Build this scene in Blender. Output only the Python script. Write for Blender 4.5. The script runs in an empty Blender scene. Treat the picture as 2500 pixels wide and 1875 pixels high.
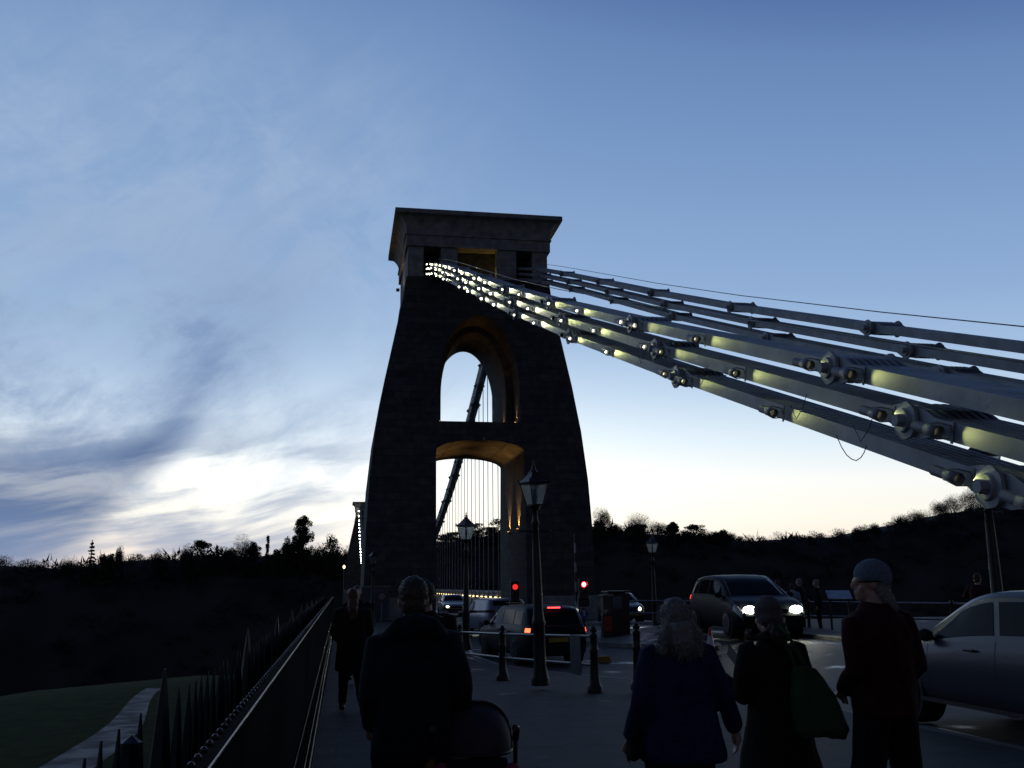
import bpy, bmesh, math, random
from mathutils import Vector, Matrix, noise
R = math.radians
random.seed(7)
scene = bpy.context.scene
COL = scene.collection
TAU = 2*math.pi

# ------------------------------------------------------------------ camera
FPX = 2350.0; ROLL = 0.01; CAMH = 1.62
TH = math.atan(492/FPX); AL = math.atan(424*math.cos(TH)/FPX)
FW = Vector((math.sin(AL)*math.cos(TH), math.cos(AL)*math.cos(TH), math.sin(TH)))
_r = Vector((math.cos(AL), -math.sin(AL), 0)); _u = _r.cross(FW)
RR = _r*math.cos(ROLL)-_u*math.sin(ROLL); UU = _u*math.cos(ROLL)+_r*math.sin(ROLL)
CP = Vector((0, 0, CAMH))
cd = bpy.data.cameras.new('camera'); cam = bpy.data.objects.new('camera', cd); COL.objects.link(cam)
cam.matrix_world = Matrix(((RR.x, UU.x, -FW.x, CP.x), (RR.y, UU.y, -FW.y, CP.y), (RR.z, UU.z, -FW.z, CP.z), (0, 0, 0, 1)))
cd.sensor_width = 36; cd.lens = 36*FPX/2500; cd.clip_end = 3000; cd.clip_start = .05
scene.camera = cam

def at(x, y, Y):            # where the sight line through a point of the photograph meets the plane at distance Y
    d = FW*FPX+RR*(x-1250)+UU*(937.5-y)
    return CP+d*(Y/d.y)
def atz(x, y, z=0.0):
    d = FW*FPX+RR*(x-1250)+UU*(937.5-y)
    return CP+d*((z-CAMH)/d.z)

# ------------------------------------------------------------------ helpers
def tag(o, label=None, cat=None, group=None, kind=None):
    if label: o['label'] = label
    if cat: o['category'] = cat
    if group: o['group'] = group
    if kind: o['kind'] = kind
    return o
def empty(name, loc=(0, 0, 0), rz=0.0, label=None, cat=None, group=None):
    o = bpy.data.objects.new(name, None); COL.objects.link(o)
    o.location = loc; o.rotation_euler = (0, 0, rz); o.empty_display_size = .2
    return tag(o, label, cat, group)
def kids(o): return [c for c in COL.objects if c.parent == o]
def copy_tree(o, parent=None, loc=None, rz=None, label=None, group=None):
    c = o.copy(); COL.objects.link(c); c.parent = parent
    if loc is not None: c.location = loc
    if rz is not None: c.rotation_euler = (0, 0, rz)
    if label: c['label'] = label
    if group: c['group'] = group
    for ch in kids(o): copy_tree(ch, c)
    return c

class MB:
    def __init__(s): s.v = []; s.f = []; s.sm = []
    def add(s, vs, fs, smooth=False):
        b = len(s.v); s.v += [Vector(p) for p in vs]
        s.f += [[b+i for i in f] for f in fs]; s.sm += [smooth]*len(fs)
        return s
    def box(s, c, d, rot=None):
        c = Vector(c); h = Vector(d)/2
        ps = [Vector((x*h.x, y*h.y, z*h.z)) for z in (-1, 1) for y in (-1, 1) for x in (-1, 1)]
        if rot is not None: ps = [rot @ p for p in ps]
        return s.add([c+p for p in ps], [(0, 2, 3, 1), (4, 5, 7, 6), (0, 1, 5, 4), (2, 6, 7, 3), (0, 4, 6, 2), (1, 3, 7, 5)])
    def b2(s, a, b):
        a = Vector(a); b = Vector(b); return s.box((a+b)/2, b-a)
    def loft(s, rings, caps=True, smooth=True, closed=True):
        n = len(rings[0]); vs = [p for r in rings for p in r]; fs = []
        m = n if closed else n-1
        for i in range(len(rings)-1):
            for j in range(m):
                k = (j+1) % n
                fs.append((i*n+j, i*n+k, (i+1)*n+k, (i+1)*n+j))
        s.add(vs, fs, smooth)
        if caps:
            s.add(rings[0], [list(range(n))[::-1]]); s.add(rings[-1], [list(range(n))])
        return s
    def tube(s, pts, rs, n=8, caps=True, smooth=True, flat=1.0):
        pts = [Vector(p) for p in pts]
        if not hasattr(rs, '__len__'): rs = [rs]*len(pts)
        rings = []; up = None
        for i, p in enumerate(pts):
            t = (pts[min(i+1, len(pts)-1)]-pts[max(i-1, 0)])
            if t.length < 1e-9: t = Vector((0, 0, 1))
            t.normalize()
            if up is None:
                up = Vector((0, 0, 1)) if abs(t.z) < .9 else Vector((0, 1, 0))
            a = up.cross(t)
            if a.length < 1e-6: a = Vector((1, 0, 0)).cross(t)
            a.normalize(); b = t.cross(a); up = b
            rings.append([p+(a*math.cos(TAU*k/n)*rs[i]+b*math.sin(TAU*k/n)*rs[i]*flat) for k in range(n)])
        return s.loft(rings, caps, smooth)
    def cyl(s, a, b, r0, r1=None, n=12, smooth=True):
        return s.tube([a, b], [r0, r0 if r1 is None else r1], n, True, smooth)
    def lathe(s, prof, c=(0, 0, 0), n=16, smooth=True, phase=0.0):
        c = Vector(c)
        rings = [[c+Vector((r*math.cos(phase+TAU*k/n), r*math.sin(phase+TAU*k/n), z)) for k in range(n)] for r, z in prof]
        return s.loft(rings, True, smooth)
    def ell(s, c, r, n=16, m=10, rot=None):
        c = Vector(c); rings = []
        for i in range(m+1):
            a = -math.pi/2+math.pi*i/m
            a = max(min(a, math.pi/2-.02), -math.pi/2+.02)
            ring = [Vector((r[0]*math.cos(a)*math.cos(TAU*k/n), r[1]*math.cos(a)*math.sin(TAU*k/n), r[2]*math.sin(a))) for k in range(n)]
            if rot is not None: ring = [rot @ p for p in ring]
            rings.append([c+p for p in ring])
        return s.loft(rings)
    def prism(s, poly, y0, y1, axis='y'):
        def P(a, b, t): return (a, t, b) if axis == 'y' else ((t, a, b) if axis == 'x' else (a, b, t))
        n = len(poly); vs = [P(a, b, y0) for a, b in poly]+[P(a, b, y1) for a, b in poly]
        fs = [(i, (i+1) % n, n+(i+1) % n, n+i) for i in range(n)]+[list(range(n))[::-1], list(range(n, 2*n))]
        return s.add(vs, fs)
    def xf(s, M):
        s.v = [M @ p for p in s.v]; return s
    def mesh(s, name, mat=None, fixn=True):
        me = bpy.data.meshes.new(name); me.from_pydata([tuple(p) for p in s.v], [], s.f)
        me.polygons.foreach_set('use_smooth', s.sm)
        if fixn:
            bm = bmesh.new(); bm.from_mesh(me); bmesh.ops.recalc_face_normals(bm, faces=bm.faces); bm.to_mesh(me); bm.free()
        if mat: me.materials.append(mat)
        me.update(); return me
    def build(s, name, mat, parent=None, loc=None, fixn=True, bevel=0):
        o = bpy.data.objects.new(name, s.mesh(name, mat, fixn)); COL.objects.link(o)
        if parent: o.parent = parent
        if loc is not None: o.location = loc
        if bevel:
            m = o.modifiers.new('bevel', 'BEVEL'); m.width = bevel; m.segments = 2; m.limit_method = 'ANGLE'
        return o

def struct(o): o['kind'] = 'structure'; return o
def interp(pts, x):
    if x <= pts[0][0]: return pts[0][1]
    for (a, fa), (b, fb) in zip(pts, pts[1:]):
        if x <= b: return fa+(fb-fa)*(x-a)/(b-a)
    return pts[-1][1]
def sst(a, b, x):
    t = max(0, min(1, (x-a)/(b-a))); return t*t*(3-2*t)

# ------------------------------------------------------------------ materials
def lin(r, g, b):
    f = lambda c: c/255/12.92 if c/255 <= .04045 else ((c/255+.055)/1.055)**2.4
    return (f(r), f(g), f(b), 1)
def mat(name, col, rough=.6, metal=0.0, var=.25, scale=6.0, bump=0.0, bscale=None, emit=None, estr=0.0, spec=.5, coat=0.0, stretch=None):
    m = bpy.data.materials.new(name); m.use_nodes = True; nt = m.node_tree; b = nt.nodes['Principled BSDF']
    b.inputs['Roughness'].default_value = rough; b.inputs['Metallic'].default_value = metal
    b.inputs['Specular IOR Level'].default_value = spec; b.inputs['Coat Weight'].default_value = coat
    c = (col[0], col[1], col[2], 1)
    tc = nt.nodes.new('ShaderNodeTexCoord'); mp = nt.nodes.new('ShaderNodeMapping')
    nt.links.new(tc.outputs['Object'], mp.inputs[0])
    if stretch: mp.inputs['Scale'].default_value = stretch
    nz = nt.nodes.new('ShaderNodeTexNoise'); nz.inputs['Scale'].default_value = scale; nz.inputs['Detail'].default_value = 6
    nt.links.new(mp.outputs[0], nz.inputs['Vector'])
    rp = nt.nodes.new('ShaderNodeValToRGB')
    rp.color_ramp.elements[0].position = .3; rp.color_ramp.elements[1].position = .7
    rp.color_ramp.elements[0].color = tuple(x*(1-var) for x in c[:3])+(1,)
    rp.color_ramp.elements[1].color = tuple(min(1, x*(1+var)) for x in c[:3])+(1,)
    nt.links.new(nz.outputs['Fac'], rp.inputs[0]); nt.links.new(rp.outputs[0], b.inputs['Base Color'])
    if bump:
        n2 = nt.nodes.new('ShaderNodeTexNoise'); n2.inputs['Scale'].default_value = bscale or scale*4; n2.inputs['Detail'].default_value = 5
        nt.links.new(mp.outputs[0], n2.inputs['Vector'])
        bp = nt.nodes.new('ShaderNodeBump'); bp.inputs['Strength'].default_value = bump; bp.inputs['Distance'].default_value = .02
        nt.links.new(n2.outputs['Fac'], bp.inputs['Height']); nt.links.new(bp.outputs[0], b.inputs['Normal'])
    if emit:
        b.inputs['Emission Color'].default_value = (emit[0], emit[1], emit[2], 1); b.inputs['Emission Strength'].default_value = estr
    return m

def stone_mat(name, c1, c2, mortar, bw, bh, msize=.02, bump=.5):
    m = bpy.data.materials.new(name); m.use_nodes = True; nt = m.node_tree; b = nt.nodes['Principled BSDF']; L = nt.links.new
    tc = nt.nodes.new('ShaderNodeTexCoord'); sp = nt.nodes.new('ShaderNodeSeparateXYZ'); L(tc.outputs['Object'], sp.inputs[0])
    ad = nt.nodes.new('ShaderNodeMath'); L(sp.outputs[0], ad.inputs[0]); L(sp.outputs[1], ad.inputs[1])
    cb = nt.nodes.new('ShaderNodeCombineXYZ'); L(ad.outputs[0], cb.inputs[0]); L(sp.outputs[2], cb.inputs[1])
    nd = nt.nodes.new('ShaderNodeTexNoise'); nd.inputs['Scale'].default_value = 1.3; nd.inputs['Detail'].default_value = 3
    mx = nt.nodes.new('ShaderNodeMix'); mx.data_type = 'VECTOR'; mx.inputs[0].default_value = .06
    L(tc.outputs['Object'], nd.inputs['Vector']); L(cb.outputs[0], mx.inputs[4]); L(nd.outputs['Color'], mx.inputs[5])
    br = nt.nodes.new('ShaderNodeTexBrick'); L(mx.outputs[1], br.inputs['Vector'])
    br.inputs['Scale'].default_value = 1; br.inputs['Brick Width'].default_value = bw; br.inputs['Row Height'].default_value = bh
    br.inputs['Mortar Size'].default_value = msize; br.inputs['Color1'].default_value = (*c1, 1); br.inputs['Color2'].default_value = (*c2, 1); br.inputs['Mortar'].default_value = (*mortar, 1)
    nz = nt.nodes.new('ShaderNodeTexNoise'); nz.inputs['Scale'].default_value = 2.2; nz.inputs['Detail'].default_value = 8; L(tc.outputs['Object'], nz.inputs['Vector'])
    mm = nt.nodes.new('ShaderNodeMix'); mm.data_type = 'RGBA'; mm.blend_type = 'MULTIPLY'; mm.inputs[0].default_value = .8
    rp = nt.nodes.new('ShaderNodeValToRGB'); rp.color_ramp.elements[0].position = .3; rp.color_ramp.elements[1].position = .7
    rp.color_ramp.elements[0].color = (.45, .45, .45, 1); rp.color_ramp.elements[1].color = (1.15, 1.12, 1.05, 1)
    L(nz.outputs['Fac'], rp.inputs[0]); L(br.outputs['Color'], mm.inputs[6]); L(rp.outputs[0], mm.inputs[7]); L(mm.outputs[2], b.inputs['Base Color'])
    bp = nt.nodes.new('ShaderNodeBump'); bp.inputs['Strength'].default_value = bump; bp.inputs['Distance'].default_value = .06
    n3 = nt.nodes.new('ShaderNodeTexNoise'); n3.inputs['Scale'].default_value = 5; n3.inputs['Detail'].default_value = 8; L(tc.outputs['Object'], n3.inputs['Vector'])
    a2 = nt.nodes.new('ShaderNodeMath'); a2.operation = 'SUBTRACT'; L(n3.outputs['Fac'], a2.inputs[0]); L(br.outputs['Fac'], a2.inputs[1])
    L(a2.outputs[0], bp.inputs['Height']); L(bp.outputs[0], b.inputs['Normal']); b.inputs['Roughness'].default_value = .9
    return m

def wet_mat(name, col, dry=.55, wet=.08, scale=.8, thr=.5, soft=.08, bump=.25, bscale=60, var=.3, slabs=None, stretch=None, patch=None):
    """dark paving with wet patches: puddles lower the roughness"""
    m = bpy.data.materials.new(name); m.use_nodes = True; nt = m.node_tree; b = nt.nodes['Principled BSDF']; L = nt.links.new
    tc = nt.nodes.new('ShaderNodeTexCoord'); mp = nt.nodes.new('ShaderNodeMapping'); L(tc.outputs['Object'], mp.inputs[0])
    if stretch: mp.inputs['Scale'].default_value = stretch
    nz = nt.nodes.new('ShaderNodeTexNoise'); nz.inputs['Scale'].default_value = scale; nz.inputs['Detail'].default_value = 7; nz.inputs['Roughness'].default_value = .6
    L(mp.outputs[0], nz.inputs['Vector'])
    rp = nt.nodes.new('ShaderNodeMapRange'); rp.interpolation_type = 'SMOOTHSTEP'
    rp.inputs['From Min'].default_value = thr-soft; rp.inputs['From Max'].default_value = thr+soft
    rp.inputs['To Min'].default_value = dry; rp.inputs['To Max'].default_value = wet
    L(nz.outputs['Fac'], rp.inputs['Value']); L(rp.outputs[0], b.inputs['Roughness'])
    n2 = nt.nodes.new('ShaderNodeTexNoise'); n2.inputs['Scale'].default_value = bscale; n2.inputs['Detail'].default_value = 4; L(tc.outputs['Object'], n2.inputs['Vector'])
    n4 = nt.nodes.new('ShaderNodeTexNoise'); n4.inputs['Scale'].default_value = 3; n4.inputs['Detail'].default_value = 8; L(tc.outputs['Object'], n4.inputs['Vector'])
    cr = nt.nodes.new('ShaderNodeValToRGB'); cr.color_ramp.elements[0].position = .3; cr.color_ramp.elements[1].position = .72
    cr.color_ramp.elements[0].color = tuple(x*(1-var) for x in col)+(1,); cr.color_ramp.elements[1].color = tuple(x*(1+var) for x in col)+(1,)
    L(n4.outputs['Fac'], cr.inputs[0]); L(cr.outputs[0], b.inputs['Base Color'])
    bp = nt.nodes.new('ShaderNodeBump'); bp.inputs['Distance'].default_value = .008
    # less bump where wet
    rb = nt.nodes.new('ShaderNodeMapRange'); rb.inputs['From Min'].default_value = thr-soft; rb.inputs['From Max'].default_value = thr+soft
    rb.inputs['To Min'].default_value = bump; rb.inputs['To Max'].default_value = bump*.12
    L(nz.outputs['Fac'], rb.inputs['Value']); L(rb.outputs[0], bp.inputs['Strength'])
    h = n2.outputs['Fac']
    if slabs:
        br = nt.nodes.new('ShaderNodeTexBrick'); br.inputs['Scale'].default_value = 1; br.inputs['Brick Width'].default_value = slabs[0]; br.inputs['Row Height'].default_value = slabs[1]
        br.inputs['Mortar Size'].default_value = .008; br.inputs['Color1'].default_value = (1, 1, 1, 1); br.inputs['Color2'].default_value = (.8, .8, .8, 1); br.inputs['Mortar'].default_value = (0, 0, 0, 1)
        L(tc.outputs['Object'], br.inputs['Vector'])
        a = nt.nodes.new('ShaderNodeMath'); a.operation = 'SUBTRACT'; L(n2.outputs['Fac'], a.inputs[0]); L(br.outputs['Fac'], a.inputs[1]); h = a.outputs[0]
        mu = nt.nodes.new('ShaderNodeMix'); mu.data_type = 'RGBA'; mu.blend_type = 'MULTIPLY'; mu.inputs[0].default_value = .6
        L(cr.outputs[0], mu.inputs[6]); L(br.outputs['Color'], mu.inputs[7]); L(mu.outputs[2], b.inputs['Base Color'])
    L(h, bp.inputs['Height']); L(bp.outputs[0], b.inputs['Normal'])
    return m

M = {}
M['stone'] = stone_mat('pennant_stone', (.105, .108, .115), (.066, .068, .074), (.05, .05, .052), .9, .42)
M['ashlar'] = stone_mat('smooth_ashlar', (.33, .34, .35), (.29, .30, .31), (.2, .2, .2), 1.6, .7, .008, .15)
M['iron'] = mat('white_painted_iron', (.35, .37, .39), .5, var=.3, scale=2.2, bump=.2, bscale=30, spec=.3)
M['irondark'] = mat('grey_painted_iron', (.22, .23, .23), .5, var=.2, scale=4, bump=.1)
M['black'] = mat('black_gloss_paint', (.010, .010, .011), .45, var=.3, scale=10, bump=.08, bscale=60)
M['blackwall'] = mat('dark_wall_paint', (.008, .008, .009), .95, var=.4, scale=2, bump=.3, bscale=12, spec=.02)
M['wetstone'] = wet_mat('wet_plinth_stone', (.05, .05, .05), .35, .07, 6, .5, .15, .5, 25, stretch=(1, .5, 1))
M['paving'] = wet_mat('wet_paving_slabs', (.042, .046, .05), .78, .25, .9, .66, .05, .6, 45, slabs=(.9, .6))
M['asphalt'] = wet_mat('wet_asphalt', (.03, .032, .036), .7, .16, .5, .62, .06, .6, 70)
for k_ in ('paving', 'asphalt'): M[k_].node_tree.nodes['Principled BSDF'].inputs['Specular IOR Level'].default_value = .32
M['kerb'] = wet_mat('wet_kerb_stone', (.10, .10, .10), .75, .35, 2.5, .6, .1, .3, 30)
M['line'] = mat('worn_white_road_paint', (.42, .42, .40), .45, var=.45, scale=9, bump=.3, bscale=60)
M['yline'] = mat('worn_yellow_road_paint', (.35, .22, .03), .5, var=.4, scale=9)
M['grass'] = mat('lawn_grass', (.028, .046, .005), .95, var=.35, scale=1.5, bump=.6, bscale=30, spec=.05)
M['path'] = wet_mat('wet_tarmac_path', (.026, .029, .034), .8, .6, .9, .5, .1, .4, 50)
M['earth'] = mat('woodland_earth', (.036, .038, .036), .95, var=.5, scale=.05, bump=.5, bscale=.4)
M['bark'] = mat('winter_bark', (.05, .042, .034), .9, var=.3, scale=2)
M['twig'] = mat('winter_twigs', (.044, .042, .042), .9, var=.3, scale=.2)
M['needle'] = mat('evergreen_foliage', (.022, .034, .018), .85, var=.5, scale=.3)
M['glass'] = mat('dark_car_glass', (.008, .013, .017), .05, var=.1, spec=.05)
M['tyre'] = mat('tyre_rubber', (.012, .012, .012), .8, var=.2)
M['alloy'] = mat('alloy_wheel', (.10, .10, .105), .35, metal=.8, var=.1)
M['trim'] = mat('black_plastic_trim', (.012, .012, .012), .55, var=.2)
M['chrome'] = mat('chrome_trim', (.55, .55, .56), .15, metal=1, var=.05)
M['sodium'] = mat('sodium_lens', (.3, .2, .1), .3, emit=(1, .5, .12), estr=9)
M['whitelens'] = mat('lit_spotlight_lens', (.3, .3, .2), .2, emit=(1, .98, .74), estr=7)
M['redlens'] = mat('lit_red_signal_lens', (.5, .02, .01), .3, emit=(1, .05, .03), estr=9)
M['reddim'] = mat('lit_red_tail_lens', (.4, .01, .01), .3, emit=(1, .05, .02), estr=2.2)
M['skin'] = mat('skin', (.42, .25, .18), .5, var=.1, scale=20)
# ------------------------------------------------------------------ sky
wd = bpy.data.worlds.new('World'); scene.world = wd; wd.use_nodes = True
WT = wd.node_tree; WT.nodes.clear()
class N:
    def __init__(s, o): s.o = o
    @staticmethod
    def m(op, *a, clamp=False):
        n = WT.nodes.new('ShaderNodeMath'); n.operation = op; n.use_clamp = clamp
        for i, x in enumerate(a):
            if isinstance(x, N): WT.links.new(x.o, n.inputs[i])
            else: n.inputs[i].default_value = x
        return N(n.outputs[0])
    def __add__(s, o): return N.m('ADD', s, o)
    __radd__ = __add__
    def __sub__(s, o): return N.m('SUBTRACT', s, o)
    def __rsub__(s, o): return N.m('SUBTRACT', o, s)
    def __mul__(s, o): return N.m('MULTIPLY', s, o)
    __rmul__ = __mul__
    def __truediv__(s, o): return N.m('DIVIDE', s, o)
def ss(x, a, b, lo=0.0, hi=1.0):
    n = WT.nodes.new('ShaderNodeMapRange'); n.interpolation_type = 'SMOOTHSTEP'
    for k, v in (('Value', x), ('From Min', a), ('From Max', b), ('To Min', lo), ('To Max', hi)):
        if isinstance(v, N): WT.links.new(v.o, n.inputs[k])
        else: n.inputs[k].default_value = v
    return N(n.outputs[0])
def gauss(x, c, w):
    t = (x-c)/w; return N.m('EXPONENT', (t*t)*-1.0)
def curve(x, pts, lo, hi):
    n = WT.nodes.new('ShaderNodeFloatCurve'); c = n.mapping.curves[0]
    pts = [((a-lo)/(hi-lo), b) for a, b in pts]
    c.points[0].location = pts[0]; c.points[1].location = pts[-1]
    for p in pts[1:-1]: c.points.new(*p)
    n.mapping.update()
    WT.links.new(((x-lo)/(hi-lo)).o, n.inputs['Value']); return N(n.outputs[0])
def wnoise(x, y, sx, sy, det=5, rough=.55, off=0.0, dist=0.0):
    c = WT.nodes.new('ShaderNodeCombineXYZ')
    WT.links.new((x*sx).o, c.inputs[0]); WT.links.new((y*sy+off).o, c.inputs[1]); c.inputs[2].default_value = off
    n = WT.nodes.new('ShaderNodeTexNoise'); n.inputs['Scale'].default_value = 1; n.inputs['Detail'].default_value = det
    n.inputs['Roughness'].default_value = rough; n.inputs['Distortion'].default_value = dist
    WT.links.new(c.outputs[0], n.inputs['Vector']); return N(n.outputs['Fac'])
def wmix(f, a, b, mode='MIX'):
    n = WT.nodes.new('ShaderNodeMix'); n.data_type = 'RGBA'; n.blend_type = mode
    for i, v in ((0, f), (6, a), (7, b)):
        if isinstance(v, N): WT.links.new(v.o, n.inputs[i])
        elif i == 0: n.inputs[0].default_value = v
        else: n.inputs[i].default_value = v
    return N(n.outputs[2])
tc = WT.nodes.new('ShaderNodeTexCoord'); sp = WT.nodes.new('ShaderNodeSeparateXYZ'); WT.links.new(tc.outputs['Generated'], sp.inputs[0])
dx, dy, dz = N(sp.outputs[0]), N(sp.outputs[1]), N(sp.outputs[2])
az = N.m('ARCTAN2', dx, dy)*57.29578
el = N.m('ARCSINE', N.m('MAXIMUM', N.m('MINIMUM', dz, .9999), -.9999))*57.29578
azr = N.m('MAXIMUM', az-6.0, 0.0)
e2 = el*(1.0+azr*.0065)
rp = WT.nodes.new('ShaderNodeValToRGB'); cr = rp.color_ramp
stops = [(-4, (60, 50, 52)), (-1.0, (190, 165, 160)), (0.4, (232, 208, 196)), (1.8, (246, 230, 214)), (4.0, (253, 248, 234)), (6.5, (249, 251, 248)), (9.0, (222, 237, 248)), (12, (190, 213, 237)),
         (15, (162, 190, 224)), (19, (143, 173, 213)), (23.5, (131, 162, 205)), (28, (118, 150, 196)), (33.5, (103, 135, 184)), (38, (80, 109, 162)), (48, (48, 74, 128)), (66, (30, 48, 92)), (90, (20, 34, 68))]
lo_, hi_ = -5.0, 90.0
cr.elements[0].position = (stops[0][0]-lo_)/(hi_-lo_); cr.elements[0].color = lin(*stops[0][1])
cr.elements[1].position = 1; cr.elements[1].color = lin(*stops[-1][1])
for e, c in stops[1:-1]:
    k = cr.elements.new((e-lo_)/(hi_-lo_)); k.color = lin(*c)
WT.links.new(((e2-lo_)/(hi_-lo_)).o, rp.inputs[0]); base = N(rp.outputs[0])
# afterglow around the place where the sun went down
glow = gauss(az, 2.5, 15.0)*gauss(el, 3.5, 5.5)
glow2 = gauss(az, 8.0, 16.0)*gauss(el, 6.0, 7.5)
base = wmix(glow*.26, base, (1.25, 1.16, .92, 1), 'ADD')
base = wmix(glow2*.05, base, (1.0, 1.05, 1.1, 1), 'ADD')
# cirrus veil, to the left of the tower
u = az*.82+el*.57; v = az*-.57+el*.82
warp = wnoise(az, el, .10, .10, 2, .5, 11.0)-.5
n1 = wnoise(u+warp*4.0, v+warp*5.0, .055, .24, 7, .62, 3.0)
uu = az*.985+el*.17; vv = az*-.17+el*.985
n2 = wnoise(uu+warp*3.0, vv+warp*1.5, .075, .55, 6, .55, 5.0)
n3 = wnoise(az+warp*5.0, el+warp*4.0, .17, .22, 8, .66, 8.0, .15)
n4 = wnoise(u, v, .35, .9, 6, .7, 31.0)
leftm = ss(az, 9.0, -9.0)
midm = ss(el, 2.0, 6.0)*ss(el, 36.0, 16.0)
base = wmix(ss(az, 14.0, -12.0)*ss(el, 38.0, 28.0)*ss(el, 6.0, 14.0)*.45, base, lin(142, 170, 206))
leftm2 = ss(az, 14.0, -8.0)
veil = (ss(n1, .40, .62)*.7+ss(n3, .42, .62)*.5)*leftm2*midm
base = wmix(veil*(.42+.16*ss(n4, .35, .65)), base, lin(200, 218, 237))
dk = ss(n3, .40, .66)*leftm*gauss(el, 12.5, 8.5)*ss(az, 4.0, -8.0)*(.6+.5*ss(n4, .3, .7))
base = wmix(dk*.60, base, lin(114, 142, 184))
dk1 = ss(n1, .40, .68)*ss(az, 16.0, -4.0)*ss(el, 5.0, 10.0)*ss(el, 36.0, 22.0)
base = wmix(dk1*.36, base, lin(114, 144, 190))
# low streaks close to the horizon
st = ss(n2, .40, .60)*ss(az, 7.0, -6.0)*ss(el, 1.0, 2.4)*ss(el, 11.0, 6.5)
base = wmix(st*.72, base, lin(126, 150, 186))
# broad dark bank coming in from the left edge, curling upwards at its right end
cen = curve(az, [(-60, .10), (-24, .17), (-18.2, .20), (-14.0, .265), (-10.5, .37), (-8.6, .50), (-7.0, .66), (0, .9)], -60, 0)*20.0
wd_ = curve(az, [(-60, .9), (-24, .72), (-18.2, .58), (-14, .44), (-10.5, .30), (-8.8, .36), (-7.0, .40), (0, .4)], -60, 0)*4.6
wob = (wnoise(az, el, .12, .22, 5, .55, 21.0, .1)-.5)*2.6
tb = N.m('ABSOLUTE', (el+wob-cen))/wd_
bank = ss(tb, 1.9, .3)*ss(az, -6.5, -11.5)
bank = bank*(.7+.3*ss(n2, .35, .6))
base = wmix(bank*.9, base, lin(82, 108, 152))
# plume curling up out of the bank's right end
pc = curve(el, [(0, .10), (8, .13), (10, .20), (12.5, .27), (15, .40), (18, .62), (24, .92), (30, 1.0)], 0, 30)*10.0-11.0
pw = 1.9+N.m('MAXIMUM', el-9.0, 0.0)*.26
plume = gauss(az+wob*.8-pc, 0.0, 1.0)
tpl = (az+wob*.9-pc)/pw
plume = N.m('EXPONENT', (tpl*tpl)*-1.0)*ss(el, 7.6, 9.2)*ss(el, 24.0, 9.0)*(.55+.6*ss(n4, .3, .7))
base = wmix(plume*.5, base, lin(104, 132, 176))
lowl = gauss(el, 2.2, 1.9)*ss(az, -11.0, -17.0)
base = wmix(lowl*.7, base, lin(118, 142, 180))
# the sky behind the camera is already dark
away = N.m('ABSOLUTE', az-6.0)
base = wmix(ss(away, 38.0, 105.0, 0.0, .93), base, (.012, .022, .05, 1))
# what is left of the real twilight
sk = WT.nodes.new('ShaderNodeTexSky'); sk.sky_type = 'NISHITA'; sk.sun_disc = False; sk.sun_elevation = R(-2.0); sk.sun_rotation = R(3.0)
base = wmix(.01, base, N(sk.outputs[0]), 'ADD')
base = wmix(ss(el, -1.0, -4.0), base, (.003, .004, .006, 1))
wd.cycles.sampling_method = 'MANUAL'; wd.cycles.sample_map_resolution = 256
bg = WT.nodes.new('ShaderNodeBackground'); bg.inputs['Strength'].default_value = 1.0
WT.links.new(base.o, bg.inputs['Color']); wo = WT.nodes.new('ShaderNodeOutputWorld'); WT.links.new(bg.outputs[0], wo.inputs[0])
scene.view_settings.view_transform = 'Standard'; scene.view_settings.look = 'None'; scene.view_settings.gamma = 1; scene.view_settings.exposure = 0
scene.cycles.use_light_tree = True; scene.cycles.max_bounces = 6; scene.cycles.sample_clamp_indirect = 4; scene.cycles.sample_clamp_direct = 0
sl = bpy.data.lights.new('low_sun', 'SUN'); sl.energy = .03; sl.angle = R(12); sl.color = (1, .72, .5)
so = bpy.data.objects.new('low_sun', sl); COL.objects.link(so); so.rotation_euler = (R(86), 0, R(180-3+180))
def atx(x, y, X):
    d = FW*FPX+RR*(x-1250)+UU*(937.5-y)
    return CP+d*(X/d.x)
# ------------------------------------------------------------------ ground
def gz(x, y):
    k = sst(8.0, 12.0, x)*(1-sst(36, 50, y))
    return -.25*sst(12, 24, y)*(1-k)+.16*k*sst(12, 22, y)
K1 = [(-8, 6.75), (9, 6.75), (13.5, 6.45), (17.7, 5.65), (21.5, 4.55), (25, 3.6), (29, 3.3), (35, 3.6), (45, 4.6), (52, 5.5), (70, 5.6)]
K2 = [(-8, 13.4), (30, 13.4), (36, 12.8), (44, 11.6), (52, 10.95), (70, 10.9)]
def k1(y): return interp(K1, y)
def k2(y): return interp(K2, y)
def strip(y0, y1, step, xa, xb, n, zf):
    m = MB(); rows = int(round((y1-y0)/step)); vs = []
    for i in range(rows+1):
        y = y0+(y1-y0)*i/rows; a = xa(y); b = xb(y)
        for j in range(n+1):
            x = a+(b-a)*j/n; vs.append((x, y, zf(x, y)))
    fs = [(i*(n+1)+j, i*(n+1)+j+1, (i+1)*(n+1)+j+1, (i+1)*(n+1)+j) for i in range(rows) for j in range(n)]
    return m.add(vs, fs, True)
struct(strip(-9, 66, .75, lambda y: -.2, lambda y: 60 if y < 44 else 17, 40, lambda x, y: gz(x, y)-.12).build('road', M['asphalt']))
struct(strip(-9, 66, .5, lambda y: -.30, lambda y: k1(y)-.16, 14, gz).build('pavement', M['paving']))
struct(strip(-9, 44, .75, lambda y: k2(y)+.16, lambda y: 60, 30, gz).build('far_pavement', M['paving']))
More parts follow.
